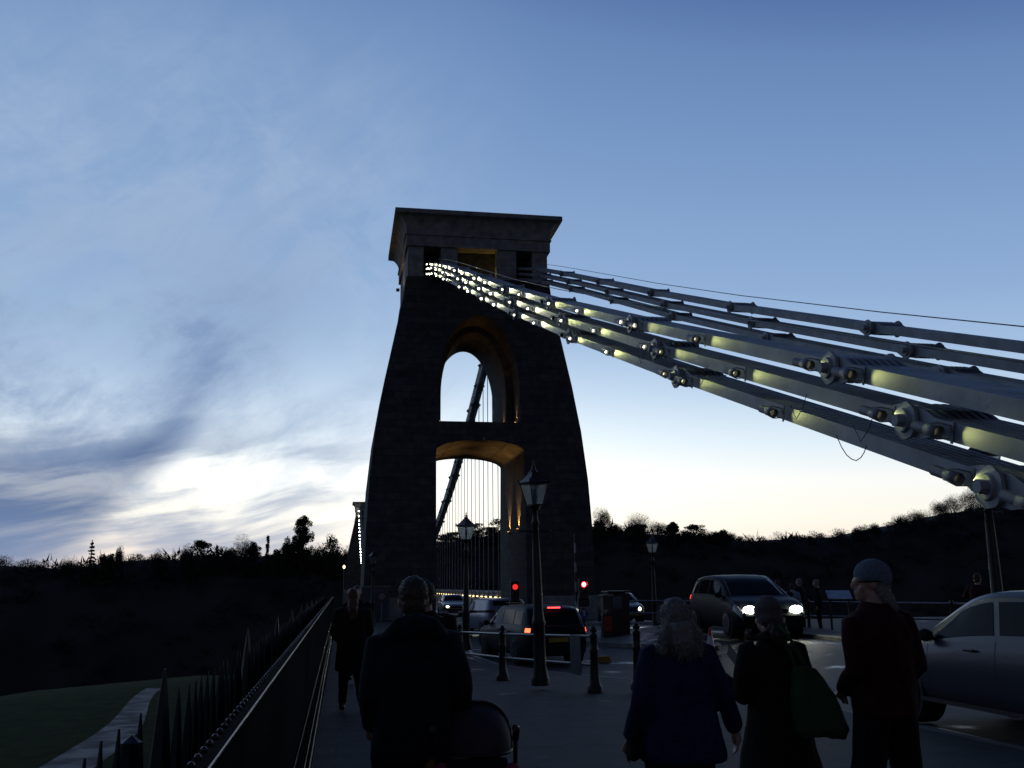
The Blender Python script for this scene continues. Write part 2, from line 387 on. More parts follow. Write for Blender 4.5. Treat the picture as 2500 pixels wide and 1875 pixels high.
def kerb(fx, sgn, y0, y1):
    m = MB(); n = int((y1-y0)/.45); prof = [(-.16, .0), (-.16, .004), (-.02, .004), (0, -.02), (0, -.12)]
    rings = []
    for i in range(n+1):
        y = y0+(y1-y0)*i/n; x = fx(y)
        rings.append([Vector((x+sgn*a, y, gz(x, y)+z)) for a, z in prof])
    return m.loft(rings, False, False, closed=False)
struct(kerb(k1, 1, -9, 57).build('kerb', M['kerb']))
struct(kerb(k2, -1, -9, 57).build('far_kerb', M['kerb']))
def island(name, poly, label, h=.0):
    m = MB(); n = len(poly); top = [Vector((x, y, gz(x, y)+h)) for x, y in poly]; bot = [Vector((x, y, gz(x, y)-.13)) for x, y in poly]
    m.loft([bot, top], False, False); c = sum(top, Vector())/n
    m.add(top+[c], [(i, (i+1) % n, n) for i in range(n)])
    return tag(struct(m.build(name, M['kerb'])), label)
def rounded(poly, r=.5, k=4):
    out = []; n = len(poly)
    for i in range(n):
        p = Vector(poly[i]); a = Vector(poly[i-1]); b = Vector(poly[(i+1) % n])
        da = (a-p).normalized()*min(r, (a-p).length*.45); db = (b-p).normalized()*min(r, (b-p).length*.45)
        for j in range(k+1):
            t = j/k; out.append(tuple((p+da)*(1-t)**2+p*2*t*(1-t)+(p+db)*t*t))
    return out
island('traffic_island', rounded([(7.9, 37), (8.1, 33), (9.6, 27), (10.0, 25.3), (10.4, 26), (10.35, 37)], .7), 'raised kerbed island carrying the kiosk and cone')
island('traffic_island', rounded([(5.8, 38), (5.8, 33.4), (6.4, 33.4), (6.4, 38)], .3), 'narrow kerbed island under the left red signal')
# painted markings (sheets 4 mm over the road)
def mark(x0, y0, x1, y1, w, m='line', name='road_marking'):
    a = Vector((x0, y0, 0)); b = Vector((x1, y1, 0)); t = (b-a).normalized(); s = Vector((-t.y, t.x, 0))*w/2
    n = max(1, int((b-a).length/.5)); vs = []
    for i in range(n+1):
        p = a+(b-a)*i/n
        for q in (p-s, p+s): vs.append((q.x, q.y, gz(q.x, q.y)-.12+.004))
    return MB().add(vs, [(2*i, 2*i+1, 2*i+3, 2*i+2) for i in range(n)])
mk = MB()
for a in [(7.15, -6, 7.15, 11.5, .1), (6.95, 12.4, 6.78, 13.2, .12), (7.6, 14.6, 7.4, 16.0, .12), (6.6, 11.6, 6.55, 12.0, .1), (9.9, 2, 9.9, 4, .1), (9.9, 7, 9.9, 9, .1), (9.9, 12, 9.7, 14, .1), (9.6, 17, 9.3, 19, .1), (9.2, 21, 9.0, 23, .1),
          (4.1, 25, 3.85, 29, .09), (4.0, 30, 4.3, 36, .09), (4.5, 38, 5.2, 44, .09), (6.7, 30.5, 8.0, 30.5, .22), (3.9, 31.5, 5.6, 31.5, .22), (8.2, 40, 8.2, 43, .1), (8.2, 46, 8.2, 49, .1), (8.2, 52, 8.2, 55, .1)]:
    s = mark(*a); mk.add(s.v, s.f)
struct(mk.build('road_markings', M['line']))
# lower ground to the left of the parapet, the lawn and its path, and the far gorge side
def glow_(x, y):
    e = 57.5+.9*(x+7.8) if x < -7.8 else 57.5
    z = -3.0-.6*sst(-8, -30, x)
    return z-60*sst(e, e+60, y)-.012*max(0, -x-30)**1.5
struct(strip(-20, 262, 4, lambda y: -420, lambda y: -.62, 60, glow_).build('lawn', M['grass']))
struct(strip(-12, 50, 1, lambda y: -7.75-1.2*sst(34, 50, y), lambda y: -6.3-1.9*sst(32, 50, y), 5, lambda x, y: glow_(x, y)+.012).build('path', M['path']))
struct(strip(42, 262, 4, lambda y: 17.2, lambda y: 520, 50, lambda x, y: -.3-70*sst(44, 110, y)).build('gorge', M['earth']))
struct(strip(66.2, 262, 4, lambda y: -.62, lambda y: 17.2, 6, lambda x, y: -3-62*sst(66, 110, y)).build('gorge_floor', M['earth']))
# ridge of Leigh-side woods, from photograph sight lines met at 330 m
RPX = [(-350, 1218), (0, 1216), (60, 1214), (130, 1223), (180, 1214), (250, 1204), (350, 1200), (430, 1196), (560, 1190), (640, 1188), (745, 1194), (790, 1196), (850, 1180), (945, 1172), (1000, 1156), (1090, 1148), (1283, 1144),
       (1340, 1140), (1400, 1146), (1500, 1148), (1570, 1152), (1600, 1164), (1650, 1160), (1700, 1156), (1800, 1152), (1850, 1148), (1900, 1136), (1950, 1126), (2000, 1118), (2050, 1108), (2100, 1094), (2212, 1080), (2500, 1060), (2900, 1040)]
RID = [(q.x, q.z) for q in (at(x*1.1302, y*1.1302, 330) for x, y in RPX)]
RID = [(-420, RID[0][1])]+RID+[(640, RID[-1][1]+10)]
def ridz(x): return interp(RID, x)
def hillz(x, y):
    r = ridz(x)-1.3+.9*noise.noise(Vector((x*.09, 3, 0)))
    return -65+(r+65)*sst(258, 330, y)**.8+.02*max(0, y-345)*0-.06*max(0, y-350)
struct(strip(258, 560, 6, lambda y: -430, lambda y: 640, 220, hillz).build('hillside', M['earth']))
# ------------------------------------------------------------------ bridge towers
TC = Vector((8.25, 62.6, 0))
HW = [(-4, 7.0), (0, 6.95), (5, 6.85), (8, 6.7), (11, 6.4), (14, 5.92), (17.5, 5.22), (19.6, 4.78), (20.9, 4.62)]
def hd(z): return 4.95-.95*sst(2, 20, z)         # half depth
def tower(root):
    rings = []
    zs = [-4, 0, 2, 5, 6.5, 8, 9.5, 11, 12.5, 14, 15.75, 17.5, 18.5, 19.6, 20.9]
    for z in zs:
        w = interp(HW, z); d = hd(z); rings.append([Vector((-w, -d, z)), Vector((w, -d, z)), Vector((w, d, z)), Vector((-w, d, z))])
    body = MB().loft(rings, True, False).build('shaft', M['stone'], root)
    cuts = []
    def cut(poly, y0, y1): cuts.append(MB().prism(poly, y0, y1).build('cutter', None, root))
    arch = [(-2.72, -5), (2.72, -5), (2.72, 9.72)]+[(2.72*math.cos(a)/1, 9.72+.68*math.sin(a)) for a in [math.pi*i/20 for i in range(1, 20)]]+[(-2.72, 9.72)]
    cut(arch, -8, 8)
    def par(a, z0, h, b): return [(-a, b), (a, b), (a, z0)]+[(a*math.cos(t), z0+h*math.sin(t)) for t in [math.pi*i/28 for i in range(1, 28)]]+[(-a, z0)]
    cut(par(2.55, 13.6, 4.9, 11.55), -8, -1.4)
    cut(par(2.15, 13.8, 4.25, 11.55), -2, 8)
    for c in cuts:
        m = body.modifiers.new('b', 'BOOLEAN'); m.operation = 'DIFFERENCE'; m.object = c; m.solver = 'EXACT'
    dg = bpy.context.evaluated_depsgraph_get(); me = bpy.data.meshes.new_from_object(body.evaluated_get(dg))
    body.modifiers.clear(); body.data = me
    for c in cuts: bpy.data.objects.remove(c)
    # head: piers between openings, z 20.9 .. 22.9
    hdp = 4.05; cap = MB(); X = 0
    for a, b in ((-4.55, -3.56), (-2.45, -1.38), (1.17, 2.45), (3.5, 4.5)):
        cap.b2((a, -hdp, 20.903), (b, hdp, 22.9))
    cap.b2((-3.6, .6, 20.903), (-2.5, 1.2, 22.9)); cap.b2((2.3, .6, 20.903), (3.4, 1.2, 22.9))
    cap.build('saddle_storey', M['ashlar'], root)
    fr = MB().b2((-4.68, -4.2, 22.903), (4.68, 4.2, 23.62)); fr.b2((-4.76, -4.28, 23.623), (4.76, 4.28, 23.70)); fr.build('frieze', M['ashlar'], root)
    # cavetto cornice
    rings = []
    for i in range(11):
        t = i/10; o = .86*(1-math.sqrt(max(0, 1-t*t)))+.04; z = 23.703+1.2*t
        w = 4.62+o*.9; d = 4.12+o*.75
        rings.append([Vector((-w, -d, z)), Vector((w, -d, z)), Vector((w, d, z)), Vector((-w, d, z))])
    MB().loft(rings, True, False).build('cavetto', M['ashlar'], root)
    MB().b2((-5.43, -4.72, 24.906), (5.43, 4.72, 25.22)).build('cornice_slab', M['ashlar'], root, bevel=.03)
    # plinth blocks at the foot of both legs
    for s in (-1, 1):
        MB().b2((s*2.95, -5.25, -4.2), (s*7.2, 5.25, 1.0)).build('plinth', M['ashlar'], root, bevel=.05)
    return root
near = empty('bridge_tower', TC, 0, 'huge dark stone bridge tower with lit orange arches, its top overhanging like a table', 'bridge tower')
tower(near)
fc = bpy.data.curves.new('inscription', 'FONT'); fc.body = 'SUSPENSA VIX VIA FIT'; fc.size = .36; fc.extrude = .012; fc.align_x = 'CENTER'; fc.space_character = 1.25
to = bpy.data.objects.new('inscription_curve', fc); COL.objects.link(to)
dg = bpy.context.evaluated_depsgraph_get(); tme = bpy.data.meshes.new_from_object(to.evaluated_get(dg)); bpy.data.objects.remove(to)

ti = bpy.data.objects.new('inscription', tme); COL.objects.link(ti); ti.parent = near; ti.location = (0, -4.204, 23.1); ti.rotation_euler = (R(90), 0, 0); tme.materials.append(M['irondark'])
near['label'] = 'huge dark stone bridge tower with lit orange arches'
far = copy_tree(near, None, (8.25, 281, 0), math.pi, 'distant bridge tower at the far end, left of the dark near tower')
for c in kids(far):
    if c.name.startswith('inscription'): bpy.data.objects.remove(c)
# floodlights standing on ledges inside the near tower
def spot(name, loc, aim, energy, size, col, parent, blend=.8, rad=.04):
    l = bpy.data.lights.new(name, 'SPOT'); l.energy = energy; l.spot_size = R(size); l.spot_blend = blend; l.color = col; l.shadow_soft_size = 0
    o = bpy.data.objects.new(name, l); COL.objects.link(o); o.parent = parent; o.location = loc
    o.rotation_euler = (Vector(aim)-Vector(loc)).to_track_quat('-Z', 'Y').to_euler(); return o
AMB = (1, .50, .13)
def flood(x, y, z, sx, e):
    f = MB(); f.box((x-sx*.11, y, z), (.22, .16, .12)); f.box((x-sx*.02, y, z-.1), (.05, .1, .16)); f.tube([(x-sx*.11, y, z+.061), (x-sx*.11, y, z+.10)], [.06, .075], 10)
    o = f.build('floodlight', M['black'], near)
    l = MB().cyl((x-sx*.11, y, z+.101), (x-sx*.11, y, z+.106), .065, n=10).build('lens', M['sodium'], o)
    spot('flood_beam', (x-sx*.11, y, z+.13), (x+sx*.05, y, z+3), e, 70, AMB, near)
for sx in (-1, 1):
    for y in (-2.5, .9): flood(sx*2.72, y, 5.0, sx, 520)
    for y in (-3.1, -.5): flood(sx*(2.55 if y < -1.4 else 2.15), y, 11.68, sx, 60)
MB().b2((-1.9, -3.25, 20.903), (1.7, -3.1, 22.9)).build('timber_screen', mat('olive_boarding', (.06, .065, .03), .8, var=.4, scale=3), near)
for x in (-.9, .2, 1.0):
    f = MB().box((x, -3.6, 20.96), (.2, .14, .11)); o = f.build('floodlight', M['black'], near)
    MB().box((x, -3.6, 21.018), (.15, .10, .004)).build('lens', M['sodium'], o)
    spot('flood_beam', (x, -3.6, 21.03), (x+.1, -3.72, 22.9), 5.5 if x < .9 else 9, 75, (1, .66, .14), near)
for sx in (-1, 1):   # small lamps under the ends of the cornice
    o = MB().box((sx*4.95, 0, 21.2), (.22, .3, .14)).build('floodlight', M['black'], near)
    MB().box((sx*4.95, 0, 21.274), (.16, .24, .004)).build('lens', M['sodium'], o)
    spot('flood_beam', (sx*4.95, 0, 21.3), (sx*5.0, 0, 23.5), 22, 140, (1, .55, .16), near)
# small round fitting and bird spikes on the cross beam
MB().lathe([(.0, 10.35), (.09, 10.36), (.12, 10.45), (.05, 10.5), (.03, 10.6)], (.2, -5.0+.35, 0), 10).build('hanging_lamp', M['irondark'], near)
# ------------------------------------------------------------------ land-side suspension chains
M['nearlens'] = mat('lit_lens_seen_aslant', (.3, .3, .2), .2, emit=(1, .98, .6), estr=1.2)
CZ = [(0, .10), (3, .97), (7, 2.40), (11, 3.76), (16, 5.48), (23, 7.95), (30, 10.5), (37.5, 13.35), (45.4, 16.35), (59, 21.4)]
def cz(y): return interp(CZ, y)
def bar_poly(L, hh=.082, eh=.135, el=.22):
    n = 6; p = []
    for i in range(n+1):
        a = -math.pi/2+math.pi*i/n; p.append((L+.02+.10*math.cos(a)*1.2, eh*math.sin(a)))
    p += [(L-el, eh*.98), (L-el-.16, hh)]
    p += [(el+.16, hh), (el, eh*.98)]
    for i in range(n+1):
        a = math.pi/2+math.pi*i/n; p.append((-.02+.10*math.cos(a)*1.2, eh*math.sin(a)))
    p += [(el, -eh*.98), (el+.16, -hh), (L-el-.16, -hh), (L-el, -eh*.98)]
    return p
LM = {}
def link_mesh(L, odd, nb, sp, key):
    k = (key, odd)
    if k not in LM:
        m = MB(); w = (nb-1)*sp; poly = bar_poly(L)
        for i in range(nb-(1 if odd else 0)):
            x = -w/2+i*sp+(sp/2 if odd else 0)
            m.prism(poly, x-.0195, x+.0195)      # bar lies along local x, thickness along local y
        LM[k] = m.mesh('link', M['iron'])
    return LM[k]
def orient(p0, p1):
    d = (p1-p0).normalized(); s = Vector((0, 0, 1)).cross(d).normalized(); u = d.cross(s)
    return Matrix(((d.x, s.x, u.x), (d.y, s.y, u.y), (d.z, s.z, u.z))).to_4x4()
pin_m = {}
def pin_mesh(w):
    if 'p' not in pin_m:
        m = MB()
        for s in (-1, 1):
            # wavy round washer plate, hub ring and nut, axis local y
            rim = [(.172*(1+.028*math.cos(8*TAU*i/32))*math.cos(TAU*i/32), .172*(1+.028*math.cos(8*TAU*i/32))*math.sin(TAU*i/32)) for i in range(32)]
            m.prism(rim, s*(w/2+.02), s*(w/2+.055))
            m.cyl((0, s*(w/2+.055), 0), (0, s*(w/2+.085), 0), .115, .10, 20)
            m.cyl((0, s*(w/2+.085), 0), (0, s*(w/2+.15), 0), .062, .058, 6, False)
        m.cyl((0, -w/2-.02, 0), (0, w/2+.02, 0), .05, n=10)
        pin_m['p'] = m.mesh('joint_plate', M['iron'])
    return pin_m['p']
fix_m = {}
def fixture(chain, p, rot, lit, beam):
    """small cylinder spotlight strapped to the side face of a chain, shining down the chain"""
    if not fix_m:
        m = MB(); m.cyl((.30, 0, 0), (.12, 0, 0), .048, n=12)
        m.loft([[Vector((x_, rr_*math.cos(TAU*k/12), rr_*math.sin(TAU*k/12))) for k in range(12)] for x_, rr_ in ((.12, .048), (.12, .054), (-.055, .054), (-.055, .048), (.10, .046))], False, True)
        m.tube([(.10, .0, .05), (.02, -.02, .07), (-.06, -.09, .06), (-.06, -.11, 0)], .007, 6); m.tube([(.10, 0, -.05), (.02, -.03, -.07), (-.06, -.10, -.05)], .007, 6)
        m.box((-.06, -.118, 0), (.03, .010, .19))
        fix_m['b'] = m.mesh('spotlight', M['irondark'])
        fix_m['l'] = MB().cyl((.098, 0, 0), (.092, 0, 0), .028, n=12).mesh('lens', M['whitelens'])
        fix_m['n'] = MB().cyl((.098, 0, 0), (.092, 0, 0), .028, n=12).mesh('lens', M['nearlens'])
        fix_m['f'] = MB().cyl((-.045, 0, 0), (-.049, 0, 0), .046, n=12).mesh('lens', M['whitelens'])
        fix_m['u'] = MB().cyl((.098, 0, 0), (.092, 0, 0), .036, n=12).mesh('lens', M['trim'])
    o = bpy.data.objects.new('spotlight', fix_m['b']); COL.objects.link(o); o.parent = chain
    o.matrix_local = Matrix.Translation(p) @ rot
    l = bpy.data.objects.new('lens', fix_m[('f' if p.y > 30 else 'l' if p.y > 15 else 'n') if lit else 'u']); COL.objects.link(l); l.parent = o
    if lit and beam:
        s = bpy.data.lights.new('spot_beam', 'SPOT'); s.energy = beam; s.spot_size = R(72 if p.y < 24 else 46); s.spot_blend = 1; s.color = (.92, 1, .36) if p.y < 24 else (1, 1, .55); s.shadow_soft_size = 0
        so = bpy.data.objects.new('spot_beam', s); COL.objects.link(so); so.parent = o; so.location = (.085, 0, 0)
        so.location = (-.06, 0, 0); d = Vector((-1, -.27, .0)); so.rotation_euler = d.to_track_quat('-Z', 'Y').to_euler()
NB, SPC = 8, .084; CW = (NB-1)*SPC+.03
LEV = [('lowest', 6.85, 0.0, 7.05), ('middle', 7.9, .35, 6.95), ('uppermost', 9.2, .69, 6.97)]
def land_chain(X, lv, y0, dz, st, lit, side):
    c = empty('suspension_chain', (X, 0, 0), 0, f'{lv} of the three lamplit link chains slanting down nearest the camera' if lit else f'{lv} of the three unlit link chains behind the lamplit ones', 'bridge chain', 'chains slanting down from the near tower')
    ys = [y0-st*k for k in (2, 1) if y0-st*k > -10]+[y0]
    ys = sorted(set([y0-st]+[y0+st*k for k in range(0, 9) if y0+st*k < 57.5]))+[59.6]
    P = [Vector((0, y, cz(max(y, 0))+dz+(.34*min(0, y)))) for y in ys]
    for i in range(len(P)-1):
        a, b = P[i], P[i+1]; L = (b-a).length; rot = orient(a, b)
        o = bpy.data.objects.new('link', link_mesh(7.35, i % 2, NB, SPC, 'land')); COL.objects.link(o); o.parent = c
        o.matrix_local = Matrix.Translation(a) @ rot @ Matrix.Diagonal((L/7.35, 1, 1, 1))
        j = bpy.data.objects.new('joint_plate', pin_mesh(CW)); COL.objects.link(j); j.parent = c; j.matrix_local = Matrix.Translation(a) @ rot
        if lit:
            off = rot @ Vector((0, CW/2+.115, 0))
            for t in (.32, L/2+.1, L-.60):
                if a.y+t*.94 < .5: continue
                q = a+(b-a)*(t/L)+off*(1.0 if t < L-.7 else 1.04)
                on = not (lv == 'lowest' and 43 < q.y < 48)
                far_ = q.y > 28
                if t == .32 and q.y > 20: on = False
                fixture(c, q, rot, on, (3.2 if q.y < 16 else 5 if q.y < 24 else 17))
    if dz > .6:   # thin hand wire on top
        MB().tube([p+Vector((0, 0, .36)) for p in P], .012, 5).build('hand_wire', M['irondark'], c)
    return c
for lv, y0, dz, st in LEV: land_chain(5.38, lv, y0, dz, st, True, -1)
for lv, y0, dz, st in LEV: land_chain(11.1, lv, y0+1.7, dz-.02, st+.08, False, -1)
# cable hanging in a loop under the lowest lit chain
pl = [atx(x*1.1302, y*1.1302, 5.04) for x, y in [(1806, 940), (1811, 950), (1818, 966), (1829, 983), (1840, 992), (1850, 995), (1860, 988), (1867, 977), (1872, 962)]]
tag(MB().tube(pl, .005, 6).build('loose_cable', M['black']), 'thin black cable hanging in a loop under the lowest chain', 'cable')
for X, Y in ((4.98, 9.6), (4.98, 12.4), (4.98, 15.1), (4.98, 8.3)):
    z = cz(Y)+.35
    tag(MB().tube([(X-.02, Y, z), (X-.05, Y+.05, z-.14), (X-.05, Y+.22, z-.24), (X-.02, Y+.4, z-.04)], .004, 5).build('loose_cable', M['black']),
        'short slack black lamp cable looping off the side of a lit chain', 'cable', 'slack lamp cables on the lit chains')
# ------------------------------------------------------------------ main span
M['farlens'] = mat('distant_lit_lens', (.3, .3, .2), .2, emit=(1, .98, .80), estr=40)
def mz(y): return 2.1+19.8*((170.5-y)/104.5)**2
for X, lit in ((5.0, True), (11.0, False)):
    for k, lv in enumerate(('lowest', 'middle', 'uppermost')):
        dz = .35*k
        c = empty('suspension_chain', (X, 0, 0), 0, f'{lv} chain of the main span '+('ending in a bright dotted line at the distant tower' if lit else 'seen through the arches of the near tower'), 'bridge chain', 'chains of the main span')
        ys = [65.8+7.33*i-(.0 if k == 0 else 2.44*k if i else 0) for i in range(29)]
        ys = [65.5]+[y for y in ys[1:] if y < 275]+[278]
        P = [Vector((0, y, mz(y)+dz)) for y in ys]
        for i in range(len(P)-1):
            a, b = P[i], P[i+1]; L = (b-a).length; rot = orient(a, b)
            o = bpy.data.objects.new('link', link_mesh(7.35, i % 2, NB, SPC, 'land')); COL.objects.link(o); o.parent = c
            o.matrix_local = Matrix.Translation(a) @ rot @ Matrix.Diagonal((L/7.35, 1, 1, 1))
            if not lit and i < 12:
                j = bpy.data.objects.new('joint_plate', pin_mesh(CW)); COL.objects.link(j); j.parent = c; j.matrix_local = Matrix.Translation(a) @ rot
            if lit and k == 1 and a.y > 172:
                for t in (.25, .75):
                    q = a+(b-a)*t
                    MB().ell((-.5, q.y, q.z), (.10, .10, .15), 8, 6).build('spotlight', M['farlens'], c)
rod0 = None
for i in range(84):
    y = 68.5+2.44*i
    if y > 274: break
    z1 = mz(y); 
    o = MB().cyl((0, 0, 0), (0, 0, 1), .030, n=6).build('hanger_rod', M['irondark']) if rod0 is None else rod0.copy()
    if rod0 is None:
        rod0 = o; tag(o, 'thin vertical iron rod hanging from the main chain to the deck', 'hanger rod', 'hanger rods of the main span')
    else: COL.objects.link(o)
    o.location = (11.0, y, -.1); o.scale = (1, 1, z1+.1)
# ------------------------------------------------------------------ deck
dk = empty('bridge_deck', (8.25, 66, 0), 0, 'flat bridge deck running away through the arch, edged by small yellow lights', 'bridge deck')
D = lambda x, y, z: (x-8.25, y-66, z)
MB().b2(D(1.6, 67.7, -1.2), D(14.9, 277, -.5)).build('underframe', M['irondark'], dk)
MB().b2(D(5.5, 66.2, -.49), D(10.7, 277, -.37)).build('roadway', M['asphalt'], dk)
for a, b in ((2.0, 4.6), (11.9, 14.5)): MB().b2(D(a, 67.6, -.49), D(b, 277, -.2)).build('footway', M['paving'], dk)
for x in (5.09, 11.35):
    g = MB(); g.b2(D(x-.12, 67.6, -.5), D(x+.12, 277, .25)); g.b2(D(x-.2, 67.6, .253), D(x+.2, 277, .30)); g.b2(D(x-.05, 67.6, .303), D(x+.05, 277, 1.05)); g.b2(D(x-.2, 67.6, 1.053), D(x+.2, 277, 1.2))
    for i in range(86): g.b2(D(x-.10, 68+2.44*i, .304), D(x+.10, 68.12+2.44*i, 1.05))
    g.build('girder', M['irondark'], dk)
    g = MB().b2(D(x+(.121 if x < 8 else -.28), 67.6, -.36), D(x+(.28 if x < 8 else -.121), 277, -.22)); g.build('kerb_strip', M['iron'], dk)
for x in (1.9, 14.6):
    g = MB(); g.b2(D(x-.04, 67.6, 1.1), D(x+.04, 277, 1.18)); g.b2(D(x-.03, 67.6, -.1), D(x+.03, 277, -.04))
    for i in range(174): g.b2(D(x-.03, 67.7+1.2*i, -.2), D(x+.03, 67.76+1.2*i, 1.1))
    g.build('parapet', M['irondark'], dk)
mL = MB().box((0, 0, 0), (.05, .7, .09)).mesh('footlight', M['footlamp'] if 'footlamp' in M else mat('lit_deck_lamp', (.5, .4, .2), .3, emit=(1, .78, .34), estr=2.6))
for i in range(62):
    o = bpy.data.objects.new('footlight', mL); COL.objects.link(o); o.parent = dk; o.location = D(11.27, 69.3+2.44*i, .78)
for i in range(7):
    l = bpy.data.lights.new('deck_glow', 'POINT'); l.energy = 3; l.color = (1, .8, .4); l.shadow_soft_size = 0
    o = bpy.data.objects.new('deck_glow', l); COL.objects.link(o); o.parent = dk; o.location = D(11.15, 71+7.3*i, .7)
# ------------------------------------------------------------------ trees
def rv(a=1.0): return Vector((random.uniform(-a, a), random.uniform(-a, a), random.uniform(-a, a)))
def leafy(pts, size, n, spread):
    """many small leaf-cluster triangles scattered round the given clump centres"""
    m = MB(); vs = []; fs = []
    for i in range(n):
        c, r = random.choice(pts)
        d = rv(); 
        while d.length > 1: d = rv()
        p = c+Vector((d.x*r[0], d.y*r[1], d.z*r[2])); s = size*random.uniform(.5, 1.3); k = len(vs)
        a = rv().normalized()*s; b = rv().normalized()*s
        vs += [p-a*.5, p+a*.5, p+b*.9]; fs.append((k, k+1, k+2))
    m.v = vs; m.f = fs; m.sm = [False]*len(fs); return m
def branch(m, p, d, L, r, lev, up, spread):
    n = 3; pts = [p]; q = p.copy(); dd = d.copy()
    for i in range(n):
        dd = (dd+rv(.16)+Vector((0, 0, up))).normalized(); q = q+dd*L/n; pts.append(q.copy())
    m.tube(pts, [r, r*.85, r*.7, r*.5], 3 if lev > 1 else 5, False)
    if lev >= 5 or L < .35: return
    k = 3 if lev < 2 else random.choice((2, 3, 3))
    for i in range(k):
        t = random.uniform(.45, 1) if i else 1.0
        b = pts[min(3, int(t*3))]
        nd = (dd+rv(spread)).normalized()
        branch(m, b, nd, L*random.uniform(.58, .8), r*.55, lev+1, up, spread)
def make_tree(kind, h, w, name, loc, label, group=None, seed=0):
    random.seed(seed*13+5)
    root = empty(name, loc, random.uniform(0, 6), label, 'tree', group); r = w/2
    crown = None
    if kind == 'bare':
        m = MB(); th = h*.22; MB().tube([(0, 0, -2), (0, 0, th*.5), (.1, 0, th)], [h*.028, h*.022, h*.018], 6).build('trunk', M['bark'], root)
        sp = .55+.35*min(1.6, w/h)
        for i in range(8):
            a = TAU*i/8+random.uniform(-.3, .3)
            branch(m, Vector((0, 0, th*random.uniform(.7, 1))), Vector((math.cos(a)*w/h*.8, math.sin(a)*w/h*.8, 1)).normalized(), h*.30, h*.012+.02, 1, .03, sp)
        zs = max(v.z for v in m.v)*1.25; f = h/zs; ws = sorted(abs(v.x) for v in m.v)[int(len(m.v)*.995)]*1.15
        m.v = [Vector((v.x*r/ws, v.y*r/ws, v.z*f)) for v in m.v]
        # finest twigs as slender blades at the ends
        vs = []; fs = []; lobes = [(Vector((random.uniform(-.45, .45)*r, random.uniform(-.45, .45)*r, h*random.uniform(.52, .70))), random.uniform(.5, .72)) for _ in range(7)]
        for i in range(7500):
            lc, lr = random.choice(lobes); d0 = rv().normalized(); d0.z = abs(d0.z)*1.0-.15; q_ = random.uniform(.25, 1)**.6*lr
            p = lc+Vector((d0.x*r*q_, d0.y*r*q_, d0.z*(h*.42)*q_/.72)); p.z = min(p.z, h*.985)
            d = (d0*.9+rv(.8)).normalized()*random.uniform(.35, .95)*max(.5, h*.05); s = d.cross(rv()).normalized()*.033
            k = len(vs); vs += [p-s, p+s, p+d]; fs.append((k, k+1, k+2))
        m.add(vs, fs); m.build('crown', M['twig'], root, fixn=False); return root
    MB().tube([(0, 0, -2), (.05, 0, h*.35), (0, .05, h*(.96 if kind in ('conifer', 'sequoia', 'thin') else .7))], [h*.03, h*.022, .04], 6).build('trunk', M['bark'], root)
    pts = []
    if kind == 'round':
        for i in range(64):
            d = rv().normalized()*random.uniform(.35, 1); pts.append((Vector((d.x*r*.78, d.y*r*.78, h*.52+d.z*h*.42)), (r*.3, r*.3, h*.09)))
        n, s = 9500, .5
    elif kind == 'cedar':
        for i in range(46):
            z = random.uniform(.2, .97); rr = r*(1-.5*max(0, z-.55)/.45)*random.uniform(.15, .9); a = random.uniform(0, TAU)
            pts.append((Vector((rr*math.cos(a), rr*math.sin(a), h*z)), (r*.30, r*.30, h*.05)))
        n, s = 6500, .45
    elif kind == 'conifer':
        for i in range(90):
            z = random.choice([.30+.052*k for k in range(13)])+random.uniform(-.012, .012); a = random.uniform(0, TAU); R_ = r*max(.06, 1.25-1.25*z)
            for q_ in (.3, .6, .95): pts.append((Vector((R_*q_*math.cos(a), R_*q_*math.sin(a), h*z-.12*R_*q_)), (.28, .28, .16)))
        pts += [(Vector((0, 0, h*z)), (.2, .2, .3)) for z in (.6, .7, .8, .9, .96)]
        n, s = 4200, .36
    elif kind == 'thin':
        for i in range(70):
            z = random.uniform(.1, 1)**.85; rr = r*min(1, 1.25-1.1*z)*random.uniform(.2, 1)*(.8+.4*math.sin(z*23)); a = random.uniform(0, TAU)
            pts.append((Vector((rr*math.cos(a), rr*math.sin(a), h*z-.15*rr)), (max(.3, r*.26), max(.3, r*.26), h*.035)))
        n, s = 3800, .42
    elif kind == 'sequoia':
        prof = [(.05, .75), (.25, 1.0), (.45, .92), (.52, .72), (.6, .86), (.78, .78), (.9, .55), (1, .12)]
        for i in range(120):
            z = random.uniform(.08, .97); rr = r*interp(prof, z)*random.uniform(.2, .88); a = random.uniform(0, TAU)
            pts.append((Vector((rr*math.cos(a), rr*math.sin(a), h*z)), (r*.24, r*.24, h*.045)))
        n, s = 15000, .5
    leafy(pts, s, n, 1).build('crown', M['needle'], root, fixn=False); return root
TG = 'skyline trees beyond the gorge'
